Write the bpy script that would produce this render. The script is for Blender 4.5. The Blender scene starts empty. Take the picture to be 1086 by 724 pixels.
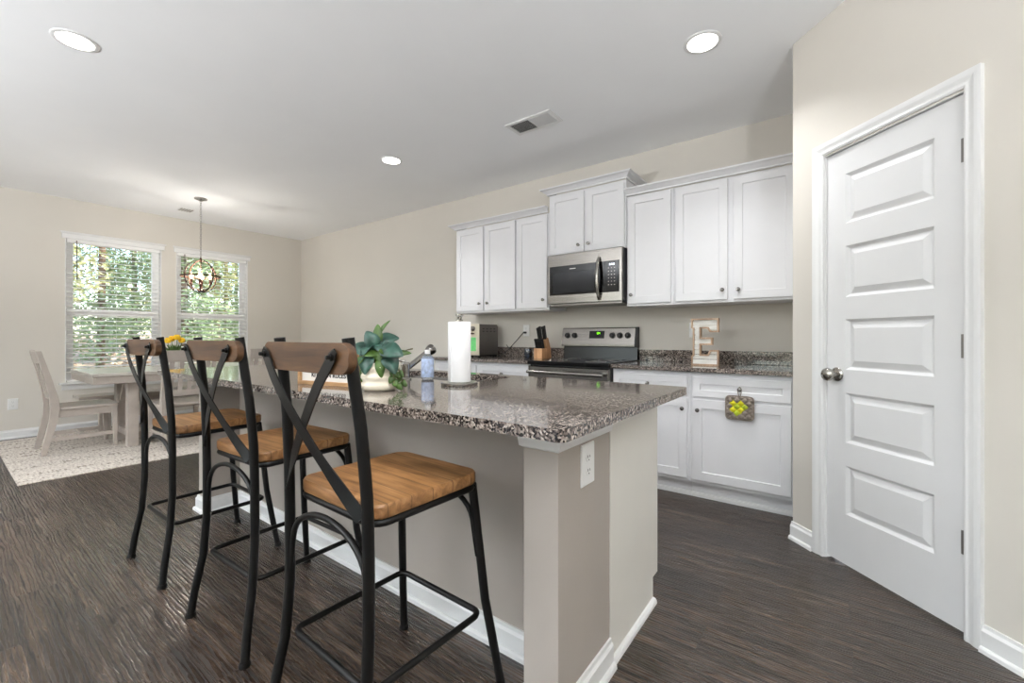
import bpy, bmesh, math, random
from mathutils import Vector, Matrix

random.seed(7)
PI = math.pi
scene = bpy.context.scene
COL = scene.collection

# ------------------------------------------------------------------ camera, sky, exposure
cam_data = bpy.data.cameras.new('camera')
cam = bpy.data.objects.new('camera', cam_data)
COL.objects.link(cam)
cam.location = (7.265, -3.7596, 1.1264)
cam.rotation_euler = (PI / 2, 0, 0.6392)
cam_data.sensor_width = 36
cam_data.lens = 458.12 / 1086 * 36
cam_data.shift_y = -(362 - 356.4) / 1086
cam_data.clip_start = 0.02
scene.camera = cam

EXPOSURE = 0.15
SKY_STRENGTH = 0.85
SUN_STRENGTH = 9.0
CAN_POWER = 8.6
BULB_POWER = 5.0
FILL_POWER = 158.0  # base power of the added ceiling fill uplights
CAN_COLOR = (0.97, 0.985, 1.0)
FILL_COLOR = (0.94, 0.97, 1.0)
scene.view_settings.view_transform = 'Standard'
scene.view_settings.look = 'None'
scene.view_settings.gamma = 1
scene.view_settings.use_curve_mapping = False
scene.view_settings.exposure = EXPOSURE
scene.cycles.use_denoising = True
scene.cycles.max_bounces = 10
scene.cycles.diffuse_bounces = 6
scene.cycles.glossy_bounces = 5
scene.cycles.transparent_max_bounces = 16
scene.cycles.sample_clamp_indirect = 8

world = bpy.data.worlds.new('sky')
scene.world = world
world.use_nodes = True
wn = world.node_tree
wn.nodes.clear()
w_out = wn.nodes.new('ShaderNodeOutputWorld')
w_bg = wn.nodes.new('ShaderNodeBackground')
w_sky = wn.nodes.new('ShaderNodeTexSky')
w_sky.sky_type = 'NISHITA'
w_sky.sun_disc = False
w_sky.sun_elevation = math.radians(48)
w_sky.sun_rotation = math.radians(60)
w_bg.inputs['Strength'].default_value = SKY_STRENGTH
wn.links.new(w_sky.outputs[0], w_bg.inputs[0])
wn.links.new(w_bg.outputs[0], w_out.inputs[0])

sun_data = bpy.data.lights.new('sun', 'SUN')
sun_data.energy = SUN_STRENGTH
sun_data.angle = math.radians(1.0)
sun_data.color = (1.0, 0.94, 0.84)
sun = bpy.data.objects.new('sun', sun_data)
COL.objects.link(sun)
sun.rotation_euler = Vector((-0.62, -0.42, -0.85)).to_track_quat('-Z', 'Y').to_euler()

# ------------------------------------------------------------------ helpers: colours and materials
def lin(c):
    if isinstance(c, str):
        c = c.lstrip('#')
        c = [int(c[i:i + 2], 16) / 255 for i in (0, 2, 4)]
    return tuple((x / 12.92 if x <= 0.04045 else ((x + 0.055) / 1.055) ** 2.4) for x in c) + (1,)


def new_mat(name):
    m = bpy.data.materials.new(name)
    m.use_nodes = True
    nt = m.node_tree
    return m, nt, nt.nodes['Principled BSDF']


def N(nt, kind, **kw):
    n = nt.nodes.new(kind)
    for k, v in kw.items():
        if k in n.inputs:
            n.inputs[k].default_value = v
        else:
            setattr(n, k, v)
    return n


def ramp(nt, stops, interp='LINEAR'):
    r = nt.nodes.new('ShaderNodeValToRGB')
    r.color_ramp.interpolation = interp
    el = r.color_ramp.elements
    while len(el) < len(stops):
        el.new(0.5)
    for e, (p, c) in zip(el, stops):
        e.position = p
        e.color = c if len(c) == 4 else tuple(c) + (1,)
    return r


def coords(nt, scale=(1, 1, 1), kind='Object'):
    tc = nt.nodes.new('ShaderNodeTexCoord')
    mp = nt.nodes.new('ShaderNodeMapping')
    mp.inputs['Scale'].default_value = scale
    nt.links.new(tc.outputs[kind], mp.inputs[0])
    return mp.outputs[0]


def mixc(nt, fac, a, b, mode='MIX'):
    m = nt.nodes.new('ShaderNodeMix')
    m.data_type = 'RGBA'
    m.blend_type = mode
    for sock, val in ((m.inputs[0], fac), (m.inputs[6], a), (m.inputs[7], b)):
        if hasattr(val, 'is_linked'):
            nt.links.new(val, sock)
        else:
            sock.default_value = val
    return m.outputs[2]


def mat(name, color, rough=0.5, metal=0.0, var=0.05, scale=(9, 9, 9), bump=0.0, bump_scale=200, ior=1.5, coat=0.0, trans=0.0, spec=0.5):
    m, nt, b = new_mat(name)
    c = lin(color)
    noise = N(nt, 'ShaderNodeTexNoise', Scale=1.0, Detail=4.0)
    nt.links.new(coords(nt, scale), noise.inputs['Vector'])
    lo = tuple(max(0, x * (1 - var)) for x in c[:3]) + (1,)
    hi = tuple(min(1, x * (1 + var)) for x in c[:3]) + (1,)
    r = ramp(nt, [(0.3, lo), (0.7, hi)])
    nt.links.new(noise.outputs[0], r.inputs[0])
    nt.links.new(r.outputs[0], b.inputs['Base Color'])
    b.inputs['Roughness'].default_value = rough
    b.inputs['Metallic'].default_value = metal
    b.inputs['IOR'].default_value = ior
    b.inputs['Specular IOR Level'].default_value = spec
    b.inputs['Coat Weight'].default_value = coat
    b.inputs['Transmission Weight'].default_value = trans
    if bump:
        n2 = N(nt, 'ShaderNodeTexNoise', Scale=bump_scale, Detail=2.0)
        nt.links.new(coords(nt), n2.inputs['Vector'])
        bp = N(nt, 'ShaderNodeBump', Strength=bump, Distance=0.002)
        nt.links.new(n2.outputs[0], bp.inputs['Height'])
        nt.links.new(bp.outputs[0], b.inputs['Normal'])
    return m


def emit_mat(name, color, strength):
    m, nt, b = new_mat(name)
    noise = N(nt, 'ShaderNodeTexNoise', Scale=3.0)
    nt.links.new(coords(nt), noise.inputs['Vector'])
    c = lin(color)
    r = ramp(nt, [(0, tuple(x * .97 for x in c[:3])), (1, c)])
    nt.links.new(noise.outputs[0], r.inputs[0])
    b.inputs['Base Color'].default_value = c
    nt.links.new(r.outputs[0], b.inputs['Emission Color'])
    b.inputs['Emission Strength'].default_value = strength
    return m


def glass_mat(name, tint=(1, 1, 1), refl=0.06):
    m, nt, b = new_mat(name)
    nt.nodes.remove(b)
    out = nt.nodes['Material Output']
    tr = N(nt, 'ShaderNodeBsdfTransparent')
    tr.inputs[0].default_value = tuple(tint) + (1,)
    gl = N(nt, 'ShaderNodeBsdfGlossy', Roughness=0.02)
    fr = N(nt, 'ShaderNodeFresnel', IOR=1.45)
    mx = N(nt, 'ShaderNodeMixShader')
    nt.links.new(fr.outputs[0], mx.inputs[0])
    nt.links.new(tr.outputs[0], mx.inputs[1])
    nt.links.new(gl.outputs[0], mx.inputs[2])
    nt.links.new(mx.outputs[0], out.inputs[0])
    return m


def wood_mat(name, dark, mid, light, axis='x', rough=0.45, planks=0.0, stretch=12, seed=0.0, bump=0.25):
    """grain runs along `axis`; planks = board width across the grain (0: one board)"""
    m, nt, b = new_mat(name)
    long, short = 2.2, 2.2 * stretch
    sc = {'x': (long, short, short), 'y': (short, long, short), 'z': (short, short, long)}[axis]
    tc = nt.nodes.new('ShaderNodeTexCoord')
    vec = tc.outputs['Object']
    off = nt.nodes.new('ShaderNodeVectorMath')
    off.inputs[1].default_value = (seed, seed * 1.7, seed * .3)
    nt.links.new(vec, off.inputs[0])
    vec = off.outputs[0]
    if planks:
        sep = nt.nodes.new('ShaderNodeSeparateXYZ')
        nt.links.new(vec, sep.inputs[0])
        dv = N(nt, 'ShaderNodeMath', operation='DIVIDE')
        dv.inputs[1].default_value = planks
        nt.links.new(sep.outputs['Y' if axis == 'x' else 'X'], dv.inputs[0])
        fl = N(nt, 'ShaderNodeMath', operation='FLOOR')
        nt.links.new(dv.outputs[0], fl.inputs[0])
        wn_ = N(nt, 'ShaderNodeTexWhiteNoise', noise_dimensions='1D')
        nt.links.new(fl.outputs[0], wn_.inputs['W'])
        sc2 = N(nt, 'ShaderNodeVectorMath', operation='SCALE')
        nt.links.new(wn_.outputs['Color'], sc2.inputs[0])
        sc2.inputs['Scale'].default_value = 5.0
        ad = nt.nodes.new('ShaderNodeVectorMath')
        nt.links.new(vec, ad.inputs[0])
        nt.links.new(sc2.outputs[0], ad.inputs[1])
        vec = ad.outputs[0]
        fr = N(nt, 'ShaderNodeMath', operation='FRACT')
        nt.links.new(dv.outputs[0], fr.inputs[0])
        seam = ramp(nt, [(0.0, (0.35,) * 3), (0.03, (1,) * 3), (0.97, (1,) * 3), (1.0, (0.35,) * 3)])
        nt.links.new(fr.outputs[0], seam.inputs[0])
    mp = nt.nodes.new('ShaderNodeMapping')
    mp.inputs['Scale'].default_value = sc
    nt.links.new(vec, mp.inputs[0])
    n1 = N(nt, 'ShaderNodeTexNoise', Scale=1.6, Detail=6.0, Roughness=0.62, Distortion=0.6)
    nt.links.new(mp.outputs[0], n1.inputs['Vector'])
    r = ramp(nt, [(0.28, lin(dark)), (0.5, lin(mid)), (0.72, lin(light))])
    nt.links.new(n1.outputs[0], r.inputs[0])
    col = r.outputs[0]
    n3 = N(nt, 'ShaderNodeTexNoise', Scale=7.0, Detail=2.0)
    nt.links.new(vec, n3.inputs['Vector'])
    r3 = ramp(nt, [(0.3, (0.72, 0.68, 0.64)), (0.62, (1.08, 1.06, 1.04))])
    nt.links.new(n3.outputs[0], r3.inputs[0])
    col = mixc(nt, 1.0, col, r3.outputs[0], 'MULTIPLY')
    if planks:
        tone = ramp(nt, [(0, (0.82, 0.80, 0.78)), (1, (1.12, 1.1, 1.06))])
        nt.links.new(wn_.outputs['Value'], tone.inputs[0])
        col = mixc(nt, 1.0, col, tone.outputs[0], 'MULTIPLY')
        col = mixc(nt, 1.0, col, seam.outputs[0], 'MULTIPLY')
    nt.links.new(col, b.inputs['Base Color'])
    b.inputs['Roughness'].default_value = rough
    bp = N(nt, 'ShaderNodeBump', Strength=bump, Distance=0.0015)
    nt.links.new(n1.outputs[0], bp.inputs['Height'])
    nt.links.new(bp.outputs[0], b.inputs['Normal'])
    return m


def floor_mat():
    m, nt, b = new_mat('dark_plank_floor')
    tc = nt.nodes.new('ShaderNodeTexCoord')
    br = nt.nodes.new('ShaderNodeTexBrick')
    br.offset = 0.37
    br.offset_frequency = 2
    br.squash = 1.0
    for k, v in (('Scale', 1.0), ('Mortar Size', 0.0022), ('Mortar Smooth', 0.3), ('Bias', 0.0), ('Brick Width', 1.22), ('Row Height', 0.178)):
        br.inputs[k].default_value = v
    br.inputs['Color1'].default_value = (0, 0, 0, 1)
    br.inputs['Color2'].default_value = (1, 1, 1, 1)
    br.inputs['Mortar'].default_value = (0.5, 0.5, 0.5, 1)
    nt.links.new(tc.outputs['Object'], br.inputs['Vector'])
    sc2 = N(nt, 'ShaderNodeVectorMath', operation='SCALE')
    sc2.inputs['Scale'].default_value = 9.0
    nt.links.new(br.outputs['Color'], sc2.inputs[0])
    ad = nt.nodes.new('ShaderNodeVectorMath')
    nt.links.new(tc.outputs['Object'], ad.inputs[0])
    nt.links.new(sc2.outputs[0], ad.inputs[1])
    mp = nt.nodes.new('ShaderNodeMapping')
    mp.inputs['Scale'].default_value = (1.1, 17.0, 1.0)
    nt.links.new(ad.outputs[0], mp.inputs[0])
    g = N(nt, 'ShaderNodeTexNoise', Scale=1.7, Detail=7.0, Roughness=0.66, Distortion=1.1)
    nt.links.new(mp.outputs[0], g.inputs['Vector'])
    mp2 = nt.nodes.new('ShaderNodeMapping')
    mp2.inputs['Scale'].default_value = (0.55, 5.5, 1.0)
    nt.links.new(ad.outputs[0], mp2.inputs[0])
    g2 = N(nt, 'ShaderNodeTexWave', Scale=4.2, Distortion=9.0, Detail=3.0)
    g2.bands_direction = 'Y'
    g2.inputs['Detail Scale'].default_value = 1.3
    g2.inputs['Detail Roughness'].default_value = 0.62
    nt.links.new(mp2.outputs[0], g2.inputs['Vector'])
    r = ramp(nt, [(0.30, lin('#19130f')), (0.46, lin('#2f251e')), (0.58, lin('#45382e')), (0.74, lin('#65574a'))])
    nt.links.new(g.outputs[0], r.inputs[0])
    r2 = ramp(nt, [(0.10, (0.60, 0.60, 0.60)), (0.55, (1.08, 1.08, 1.08))])
    nt.links.new(g2.outputs[0], r2.inputs[0])
    col = mixc(nt, 1.0, r.outputs[0], r2.outputs[0], 'MULTIPLY')
    tone = ramp(nt, [(0, (0.70, 0.69, 0.68)), (1, (1.25, 1.22, 1.19))])
    nt.links.new(br.outputs['Color'], tone.inputs[0])
    col = mixc(nt, 1.0, col, tone.outputs[0], 'MULTIPLY')
    col = mixc(nt, br.outputs['Fac'], col, lin('#1c1815'))
    nt.links.new(col, b.inputs['Base Color'])
    rr = ramp(nt, [(0.10, (0.55,) * 3), (0.50, (0.20,) * 3)])
    nt.links.new(g2.outputs[0], rr.inputs[0])
    nt.links.new(rr.outputs[0], b.inputs['Roughness'])
    b.inputs['Specular IOR Level'].default_value = 0.75
    hm = N(nt, 'ShaderNodeMath', operation='SUBTRACT')
    nt.links.new(g2.outputs[0], hm.inputs[0])
    nt.links.new(br.outputs['Fac'], hm.inputs[1])
    bp = N(nt, 'ShaderNodeBump', Strength=0.30, Distance=0.002)
    nt.links.new(hm.outputs[0], bp.inputs['Height'])
    nt.links.new(bp.outputs[0], b.inputs['Normal'])
    return m


def granite_mat():
    m, nt, b = new_mat('speckled_granite')
    vec = coords(nt)
    v1 = N(nt, 'ShaderNodeTexVoronoi', Scale=185.0, Randomness=1.0)
    nt.links.new(vec, v1.inputs['Vector'])
    sep = nt.nodes.new('ShaderNodeSeparateColor')
    nt.links.new(v1.outputs['Color'], sep.inputs[0])
    n1 = N(nt, 'ShaderNodeTexNoise', Scale=95.0, Detail=4.0, Roughness=0.7)
    nt.links.new(vec, n1.inputs['Vector'])
    mx = N(nt, 'ShaderNodeMath', operation='MULTIPLY_ADD')
    mx.inputs[1].default_value = 0.55
    nt.links.new(sep.outputs[0], mx.inputs[0])
    hf = N(nt, 'ShaderNodeMath', operation='MULTIPLY')
    hf.inputs[1].default_value = 0.48
    nt.links.new(n1.outputs[0], hf.inputs[0])
    nt.links.new(hf.outputs[0], mx.inputs[2])
    r = ramp(nt, [(0.0, lin('#0f0d0d')), (0.34, lin('#231f1e')), (0.45, lin('#473f3b')), (0.55, lin('#6b605a')),
                  (0.66, lin('#867b73')), (0.78, lin('#aea39a'))])
    nt.links.new(mx.outputs[0], r.inputs[0])
    nt.links.new(r.outputs[0], b.inputs['Base Color'])
    b.inputs['Roughness'].default_value = 0.07
    b.inputs['Specular IOR Level'].default_value = 0.62
    return m


def rug_mat():
    m, nt, b = new_mat('woven_rug')
    n1 = N(nt, 'ShaderNodeTexNoise', Scale=1.0, Detail=3.0, Roughness=0.7)
    nt.links.new(coords(nt, (20.0, 55.0, 1.0)), n1.inputs['Vector'])
    n2 = N(nt, 'ShaderNodeTexNoise', Scale=1.0, Detail=3.0)
    nt.links.new(coords(nt, (8.0, 1.2, 1.0)), n2.inputs['Vector'])
    n3 = N(nt, 'ShaderNodeTexNoise', Scale=1.0, Detail=2.0)
    nt.links.new(coords(nt, (16.0, 50.0, 1.0)), n3.inputs['Vector'])
    r1 = ramp(nt, [(0.34, lin('#9d948a')), (0.44, lin('#bfb6ac')), (0.55, lin('#cfc7bd')), (0.70, lin('#dad4cb'))])
    nt.links.new(n1.outputs[0], r1.inputs[0])
    dash = ramp(nt, [(0.40, (0.48, 0.46, 0.44)), (0.50, (1, 1, 1))])
    nt.links.new(n3.outputs[0], dash.inputs[0])
    band = ramp(nt, [(0.50, (0.12, 0.12, 0.12)), (0.58, (1, 1, 1))])
    nt.links.new(n2.outputs[0], band.inputs[0])
    dark = mixc(nt, 1.0, r1.outputs[0], dash.outputs[0], 'MULTIPLY')
    col = mixc(nt, band.outputs[0], r1.outputs[0], dark)
    nt.links.new(col, b.inputs['Base Color'])
    b.inputs['Roughness'].default_value = 0.95
    w = N(nt, 'ShaderNodeTexNoise', Scale=150.0)
    nt.links.new(coords(nt), w.inputs['Vector'])
    bp = N(nt, 'ShaderNodeBump', Strength=0.5, Distance=0.004)
    nt.links.new(w.outputs[0], bp.inputs['Height'])
    nt.links.new(bp.outputs[0], b.inputs['Normal'])
    return m


def steel_mat(name, color='#b9b4ad', rough=0.24, axis='x'):
    m, nt, b = new_mat(name)
    sc = {'x': (3, 400, 400), 'z': (400, 400, 3)}[axis]
    n = N(nt, 'ShaderNodeTexNoise', Scale=1.0, Detail=3.0)
    nt.links.new(coords(nt, sc), n.inputs['Vector'])
    c = lin(color)
    r = ramp(nt, [(0.3, tuple(x * .9 for x in c[:3])), (0.7, tuple(min(1, x * 1.06) for x in c[:3]))])
    nt.links.new(n.outputs[0], r.inputs[0])
    nt.links.new(r.outputs[0], b.inputs['Base Color'])
    b.inputs['Metallic'].default_value = 1.0
    rr = ramp(nt, [(0.3, (rough * .85,) * 3), (0.7, (rough * 1.2,) * 3)])
    nt.links.new(n.outputs[0], rr.inputs[0])
    nt.links.new(rr.outputs[0], b.inputs['Roughness'])
    return m


M = {
    'wall': mat('greige_wall_paint', '#cfcac1', 0.75, var=0.015, scale=(2, 2, 2), bump=0.06, bump_scale=260),
    'ceiling': mat('white_ceiling_paint', '#f3f4f5', 0.85, var=0.012, scale=(2, 2, 2), bump=0.08, bump_scale=180),
    'trim': mat('white_trim_paint', '#e0e0df', 0.38, var=0.01),
    'door': mat('white_door_paint', '#d9d9d9', 0.40, var=0.01),
    'cabinet': mat('white_cabinet_paint', '#e0e0e2', 0.36, var=0.01),
    'island': mat('island_greige_paint', '#a39b93', 0.6, var=0.015, bump=0.05, bump_scale=260),
    'panel': mat('pale_end_panel', '#dcd9d2', 0.45, var=0.01),
    'floor': floor_mat(),
    'granite': granite_mat(),
    'rug': rug_mat(),
    'iron': mat('black_iron', '#080706', 0.40, 0.0, spec=0.32, var=0.25, scale=(30, 30, 30)),
    'seat': wood_mat('honey_seat_wood', '#6a4a2c', '#9c7248', '#b98f62', 'x', 0.42, planks=0.075, stretch=11),
    'rail': wood_mat('brown_rail_wood', '#332114', '#543a22', '#6d4d30', 'x', 0.5, stretch=9, seed=3.1),
    'steel': steel_mat('brushed_steel', '#86827d'),
    'steel_dark': steel_mat('darker_steel', '#8a8682', 0.3),
    'chrome': mat('satin_nickel', '#a9a6a0', 0.16, 1.0, var=0.03),
    'knob': mat('dark_nickel', '#7d7a76', 0.22, 1.0, var=0.05),
    'hinge_metal': mat('hinge_metal', '#8b8884', 0.35, 0.8, var=0.08),
    'black_glass': mat('black_glass', '#09090a', 0.06, 0.0, var=0.05, spec=0.35),
    'grey_glass': mat('smoked_window_glass', '#232427', 0.08, 0.0, var=0.05, spec=0.35),
    'black': mat('black_plastic', '#141414', 0.4, var=0.1),
    'black_enamel': mat('black_enamel', '#0c0c0d', 0.22, var=0.05),
    'dark_side': mat('dark_grey_casing', '#2b2c2f', 0.45, var=0.05),
    'white_plastic': mat('white_plastic', '#e8e8e6', 0.35, var=0.01),
    'slot': mat('dark_slot', '#2c2c2c', 0.6, var=0.05),
    'vinyl': mat('white_vinyl', '#f0f0f0', 0.4, var=0.01),
    'slat': mat('white_slat', '#eeeeec', 0.45, var=0.01),
    'cord': mat('backlit_wand_grey', '#6c655c', 0.6, var=0.1),  # tilt wand only: its backlit shade is put into the grey colour
    'glass': glass_mat('window_glass'),
    'dining': mat('weathered_white_paint', '#ada39a', 0.45, var=0.06, scale=(14, 14, 14)),
    'dining_top': mat('weathered_table_top', '#bdb6ae', 0.22, var=0.06, scale=(4, 40, 4)),
    'bronze': mat('rustic_bronze', '#452c20', 0.45, 0.6, var=0.2, scale=(40, 40, 40)),
    'bulb': emit_mat('glowing_bulb', '#ffdcb0', 22.0),
    'diffuser': emit_mat('lit_diffuser', '#fff8ee', 9.0),
    'led_green': emit_mat('green_digits', '#8dff1e', 2.2),
    'led_white': emit_mat('white_digits', '#eef4ff', 1.4),
    'lcd_green': mat('green_sticker', '#6fce7c', 0.3, var=0.18, scale=(30, 30, 30)),
    'cream_metal': mat('cream_steel', '#d9d2c0', 0.3, 0.6, var=0.04),  # even cream metal of the toaster oven front and door
    'toaster_side': mat('grey_oven_casing', '#6a6663', 0.32, 0.7, var=0.05),
    'block_wood': wood_mat('knife_block_wood', '#9c7048', '#c3946a', '#d5ab82', 'z', 0.45, stretch=8),
    'candle': mat('navy_candle_glass', '#1c2430', 0.10, var=0.08, coat=0.5),
    'pot': mat('cream_ceramic', '#e6dcc9', 0.35, var=0.02),
    'soil': mat('dark_soil', '#2b2018', 0.95, var=0.3, scale=(60, 60, 60)),
    'leaf': mat('teal_leaf', '#2f5044', 0.40, var=0.55, scale=(26, 26, 26)),
    'leaf_green': mat('fresh_green_leaf', '#435f24', 0.45, var=0.3, scale=(30, 30, 30)),
    'stem': mat('brown_stem', '#5d5334', 0.6, var=0.2),
    'frame_wood': wood_mat('pale_frame_wood', '#9a754d', '#bb9468', '#cfab80', 'x', 0.55, stretch=8, seed=1.3),
    'sign_board': mat('white_sign_board', '#e9e6e0', 0.6, var=0.01),
    'ink': mat('black_lettering', '#222120', 0.6, var=0.05),
    'paper': mat('white_paper', '#f2f2f3', 0.9, var=0.01, bump=0.35, bump_scale=120),
    'label': mat('blue_bottle_label', '#b4c4e2', 0.3, var=0.3, scale=(60, 60, 45)),
    'bottle': mat('clear_plastic', '#e6eef8', 0.08, var=0.01, trans=0.8, ior=1.33),
    'sink': mat('sink_steel', '#5c5956', 0.38, 1.0, var=0.04),
    'yellow': mat('yellow_petal', '#f2c21a', 0.5, var=0.12, scale=(40, 40, 40)),
    'vase': mat('white_vase', '#d9d6d0', 0.3, var=0.02),
    'soil_out': mat('leaf_litter', '#a08a70', 0.95, var=0.45, scale=(5, 5, 5)),
    'bark': mat('pine_bark', '#6a5644', 0.95, var=0.35, scale=(12, 12, 3)),
    'tree_green': mat('pine_foliage', '#889c70', 0.7, var=0.45, scale=(2, 2, 2)),
    'tree_yellow': mat('yellow_green_foliage', '#b4b682', 0.7, var=0.4, scale=(2, 2, 2)),
    'bush': mat('tan_underbrush', '#a8947a', 0.8, var=0.45, scale=(3, 3, 3)),
    'e_wood': wood_mat('letter_edge_wood', '#86705c', '#a88d74', '#c6ae95', 'z', 0.6, stretch=7, seed=2.2),
    'e_slat': mat('whitewashed_slat', '#dedcd6', 0.6, var=0.12, scale=(12, 12, 60)),
}


def quilt_mat():
    m, nt, b = new_mat('quilted_cloth')
    v = coords(nt)
    n = N(nt, 'ShaderNodeTexNoise', Scale=60.0)
    nt.links.new(v, n.inputs['Vector'])
    r = ramp(nt, [(0.3, lin('#6f655c')), (0.7, lin('#8d8278'))])
    nt.links.new(n.outputs[0], r.inputs[0])
    nt.links.new(r.outputs[0], b.inputs['Base Color'])
    b.inputs['Roughness'].default_value = 0.9
    return m


M['quilt'] = quilt_mat()
M['quilt_yellow'] = mat('yellow_cloth', '#c9c31f', 0.9, var=0.2, scale=(40, 40, 40))
M['quilt_green'] = mat('green_cloth', '#a6b52e', 0.9, var=0.2, scale=(40, 40, 40))


# ------------------------------------------------------------------ helpers: geometry
class MB:
    def __init__(self):
        self.bm = bmesh.new()

    def poly(self, pts):
        vs = [self.bm.verts.new(p) for p in pts]
        self.bm.faces.new(vs)
        return vs

    def box(self, x0, x1, y0, y1, z0, z1, mx=None):
        p = [(x0, y0, z0), (x1, y0, z0), (x1, y1, z0), (x0, y1, z0), (x0, y0, z1), (x1, y0, z1), (x1, y1, z1), (x0, y1, z1)]
        if mx is not None:
            p = [mx @ Vector(q) for q in p]
        v = [self.bm.verts.new(q) for q in p]
        for f in ((0, 3, 2, 1), (4, 5, 6, 7), (0, 1, 5, 4), (1, 2, 6, 5), (2, 3, 7, 6), (3, 0, 4, 7)):
            self.bm.faces.new([v[i] for i in f])
        return self

    def beam(self, a, b, w, t, up=(0, 0, 1)):
        """square bar from a to b, w across, t along the up-ish direction"""
        a, b = Vector(a), Vector(b)
        d = (b - a).normalized()
        s = d.cross(Vector(up))
        if s.length < 1e-4:
            s = d.cross(Vector((0, 1, 0)))
        s.normalize()
        u = s.cross(d)
        return self.loft([[p + s * sx * w / 2 + u * sy * t / 2 for sx, sy in ((-1, -1), (1, -1), (1, 1), (-1, 1))] for p in (a, b)])

    def loft(self, rings, closed=False, caps=True):
        rv = [[self.bm.verts.new(p) for p in r] for r in rings]
        n = len(rv[0])
        pairs = list(zip(rv, rv[1:])) + ([(rv[-1], rv[0])] if closed else [])
        for r0, r1 in pairs:
            for i in range(n):
                self.bm.faces.new((r0[i], r0[(i + 1) % n], r1[(i + 1) % n], r1[i]))
        if caps and not closed:
            self.bm.faces.new(list(reversed(rv[0])))
            self.bm.faces.new(rv[-1])
        return self

    def tube(self, pts, r, n=10, closed=False):
        pts = [Vector(p) for p in pts]
        rs = r if isinstance(r, (list, tuple)) else [r] * len(pts)
        rings = []
        prev = None
        for i, p in enumerate(pts):
            if closed:
                d = pts[(i + 1) % len(pts)] - pts[i - 1]
            elif i == 0:
                d = pts[1] - p
            elif i == len(pts) - 1:
                d = p - pts[i - 1]
            else:
                d = (pts[i + 1] - p).normalized() + (p - pts[i - 1]).normalized()
            d.normalize()
            if prev is None:
                s = d.cross(Vector((0, 0, 1)))
                if s.length < 1e-3:
                    s = d.cross(Vector((0, 1, 0)))
            else:
                s = prev - d * prev.dot(d)
            s.normalize()
            prev = s
            u = s.cross(d)
            rings.append([p + (s * math.cos(2 * PI * k / n) + u * math.sin(2 * PI * k / n)) * rs[i] for k in range(n)])
        return self.loft(rings, closed)

    def lathe(self, prof, c=(0, 0, 0), n=32, mx=None, sq=1.0, ring=False):
        """prof: list of (radius, z), closed at r = 0 ends"""
        rings = []
        for r, z in prof:
            r = max(r, 1e-4)
            ring = [Vector((r * math.cos(2 * PI * k / n), r * math.sin(2 * PI * k / n) * sq, z)) for k in range(n)]
            if mx is not None:
                ring = [mx @ p for p in ring]
            rings.append([p + Vector(c) for p in ring])
        return self.loft(rings, closed=ring)

    def prism(self, poly, a, b, axis='z'):
        def P(u, v, w):
            return {'z': (u, v, w), 'y': (u, w, v), 'x': (w, u, v)}[axis]
        return self.loft([[P(u, v, a) for u, v in poly], [P(u, v, b) for u, v in poly]])

    def rings_xz(self, x0, x1, z0, z1, rings, back, close_back=True):
        """panel facing -y: rings = [(inset, y)...] from the outer edge inwards, last one capped; back = y of the back"""
        def rect(i, y):
            return [self.bm.verts.new(p) for p in ((x0 + i, y, z0 + i), (x1 - i, y, z0 + i), (x1 - i, y, z1 - i), (x0 + i, y, z1 - i))]
        seq = [rect(0, back)] if close_back else []
        seq += [rect(i, y) for i, y in rings]
        for a, b in zip(seq, seq[1:]):
            for k in range(4):
                self.bm.faces.new((a[k], a[(k + 1) % 4], b[(k + 1) % 4], b[k]))
        self.bm.faces.new(seq[-1])
        if close_back:
            self.bm.faces.new(list(reversed(seq[0])))
        return self

    def sphere(self, c, r, sub=2, sc=(1, 1, 1)):
        mx = Matrix.Translation(Vector(c)) @ Matrix.Diagonal(Vector((r * sc[0], r * sc[1], r * sc[2], 1)))
        bmesh.ops.create_icosphere(self.bm, subdivisions=sub, radius=1.0, matrix=mx)
        return self

    def build(self, name, material, parent=None, bevel=0.0, smooth=None, local=False, seg=2, xf=None):
        bmesh.ops.recalc_face_normals(self.bm, faces=self.bm.faces)
        if xf is not None:
            bmesh.ops.transform(self.bm, matrix=xf, verts=self.bm.verts)
        if parent is not None and not local:
            off = Vector((0, 0, 0))
            q = parent
            while q is not None:
                off += q.location
                q = q.parent
            bmesh.ops.translate(self.bm, vec=-off, verts=self.bm.verts)
        me = bpy.data.meshes.new(name)
        self.bm.to_mesh(me)
        self.bm.free()
        o = bpy.data.objects.new(name, me)
        COL.objects.link(o)
        mats = material if isinstance(material, (list, tuple)) else [material]
        for k in mats:
            me.materials.append(M[k] if isinstance(k, str) else k)
        if parent is not None:
            o.parent = parent
        if smooth is not None:
            for p in me.polygons:
                p.use_smooth = True
            me.set_sharp_from_angle(angle=math.radians(smooth))
        if bevel:
            bv = o.modifiers.new('edge', 'BEVEL')
            bv.width = bevel
            bv.segments = seg
            bv.limit_method = 'ANGLE'
            bv.angle_limit = math.radians(40)
            bv.harden_normals = False
        return o


def thing(name, label, cat, loc=(0, 0, 0), rz=0.0, group=None):
    o = bpy.data.objects.new(name, None)
    COL.objects.link(o)
    o.empty_display_size = 0.1
    o.location = loc
    o.rotation_euler = (0, 0, rz)
    return tag(o, label, cat, group)


def tag(o, label, cat, group=None, kind=None):
    o['label'] = label
    o['category'] = cat
    if group:
        o['group'] = group
    if kind:
        o['kind'] = kind
    return o


def struct(o, label, cat):
    return tag(o, label, cat, kind='structure')


def copy_tree(o, parent=None):
    c = o.copy()
    COL.objects.link(c)
    if parent is not None:
        c.parent = parent
        c.matrix_parent_inverse = o.matrix_parent_inverse.copy()
    for ch in [x for x in bpy.data.objects if x.parent == o]:
        copy_tree(ch, c)
    return c


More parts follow.
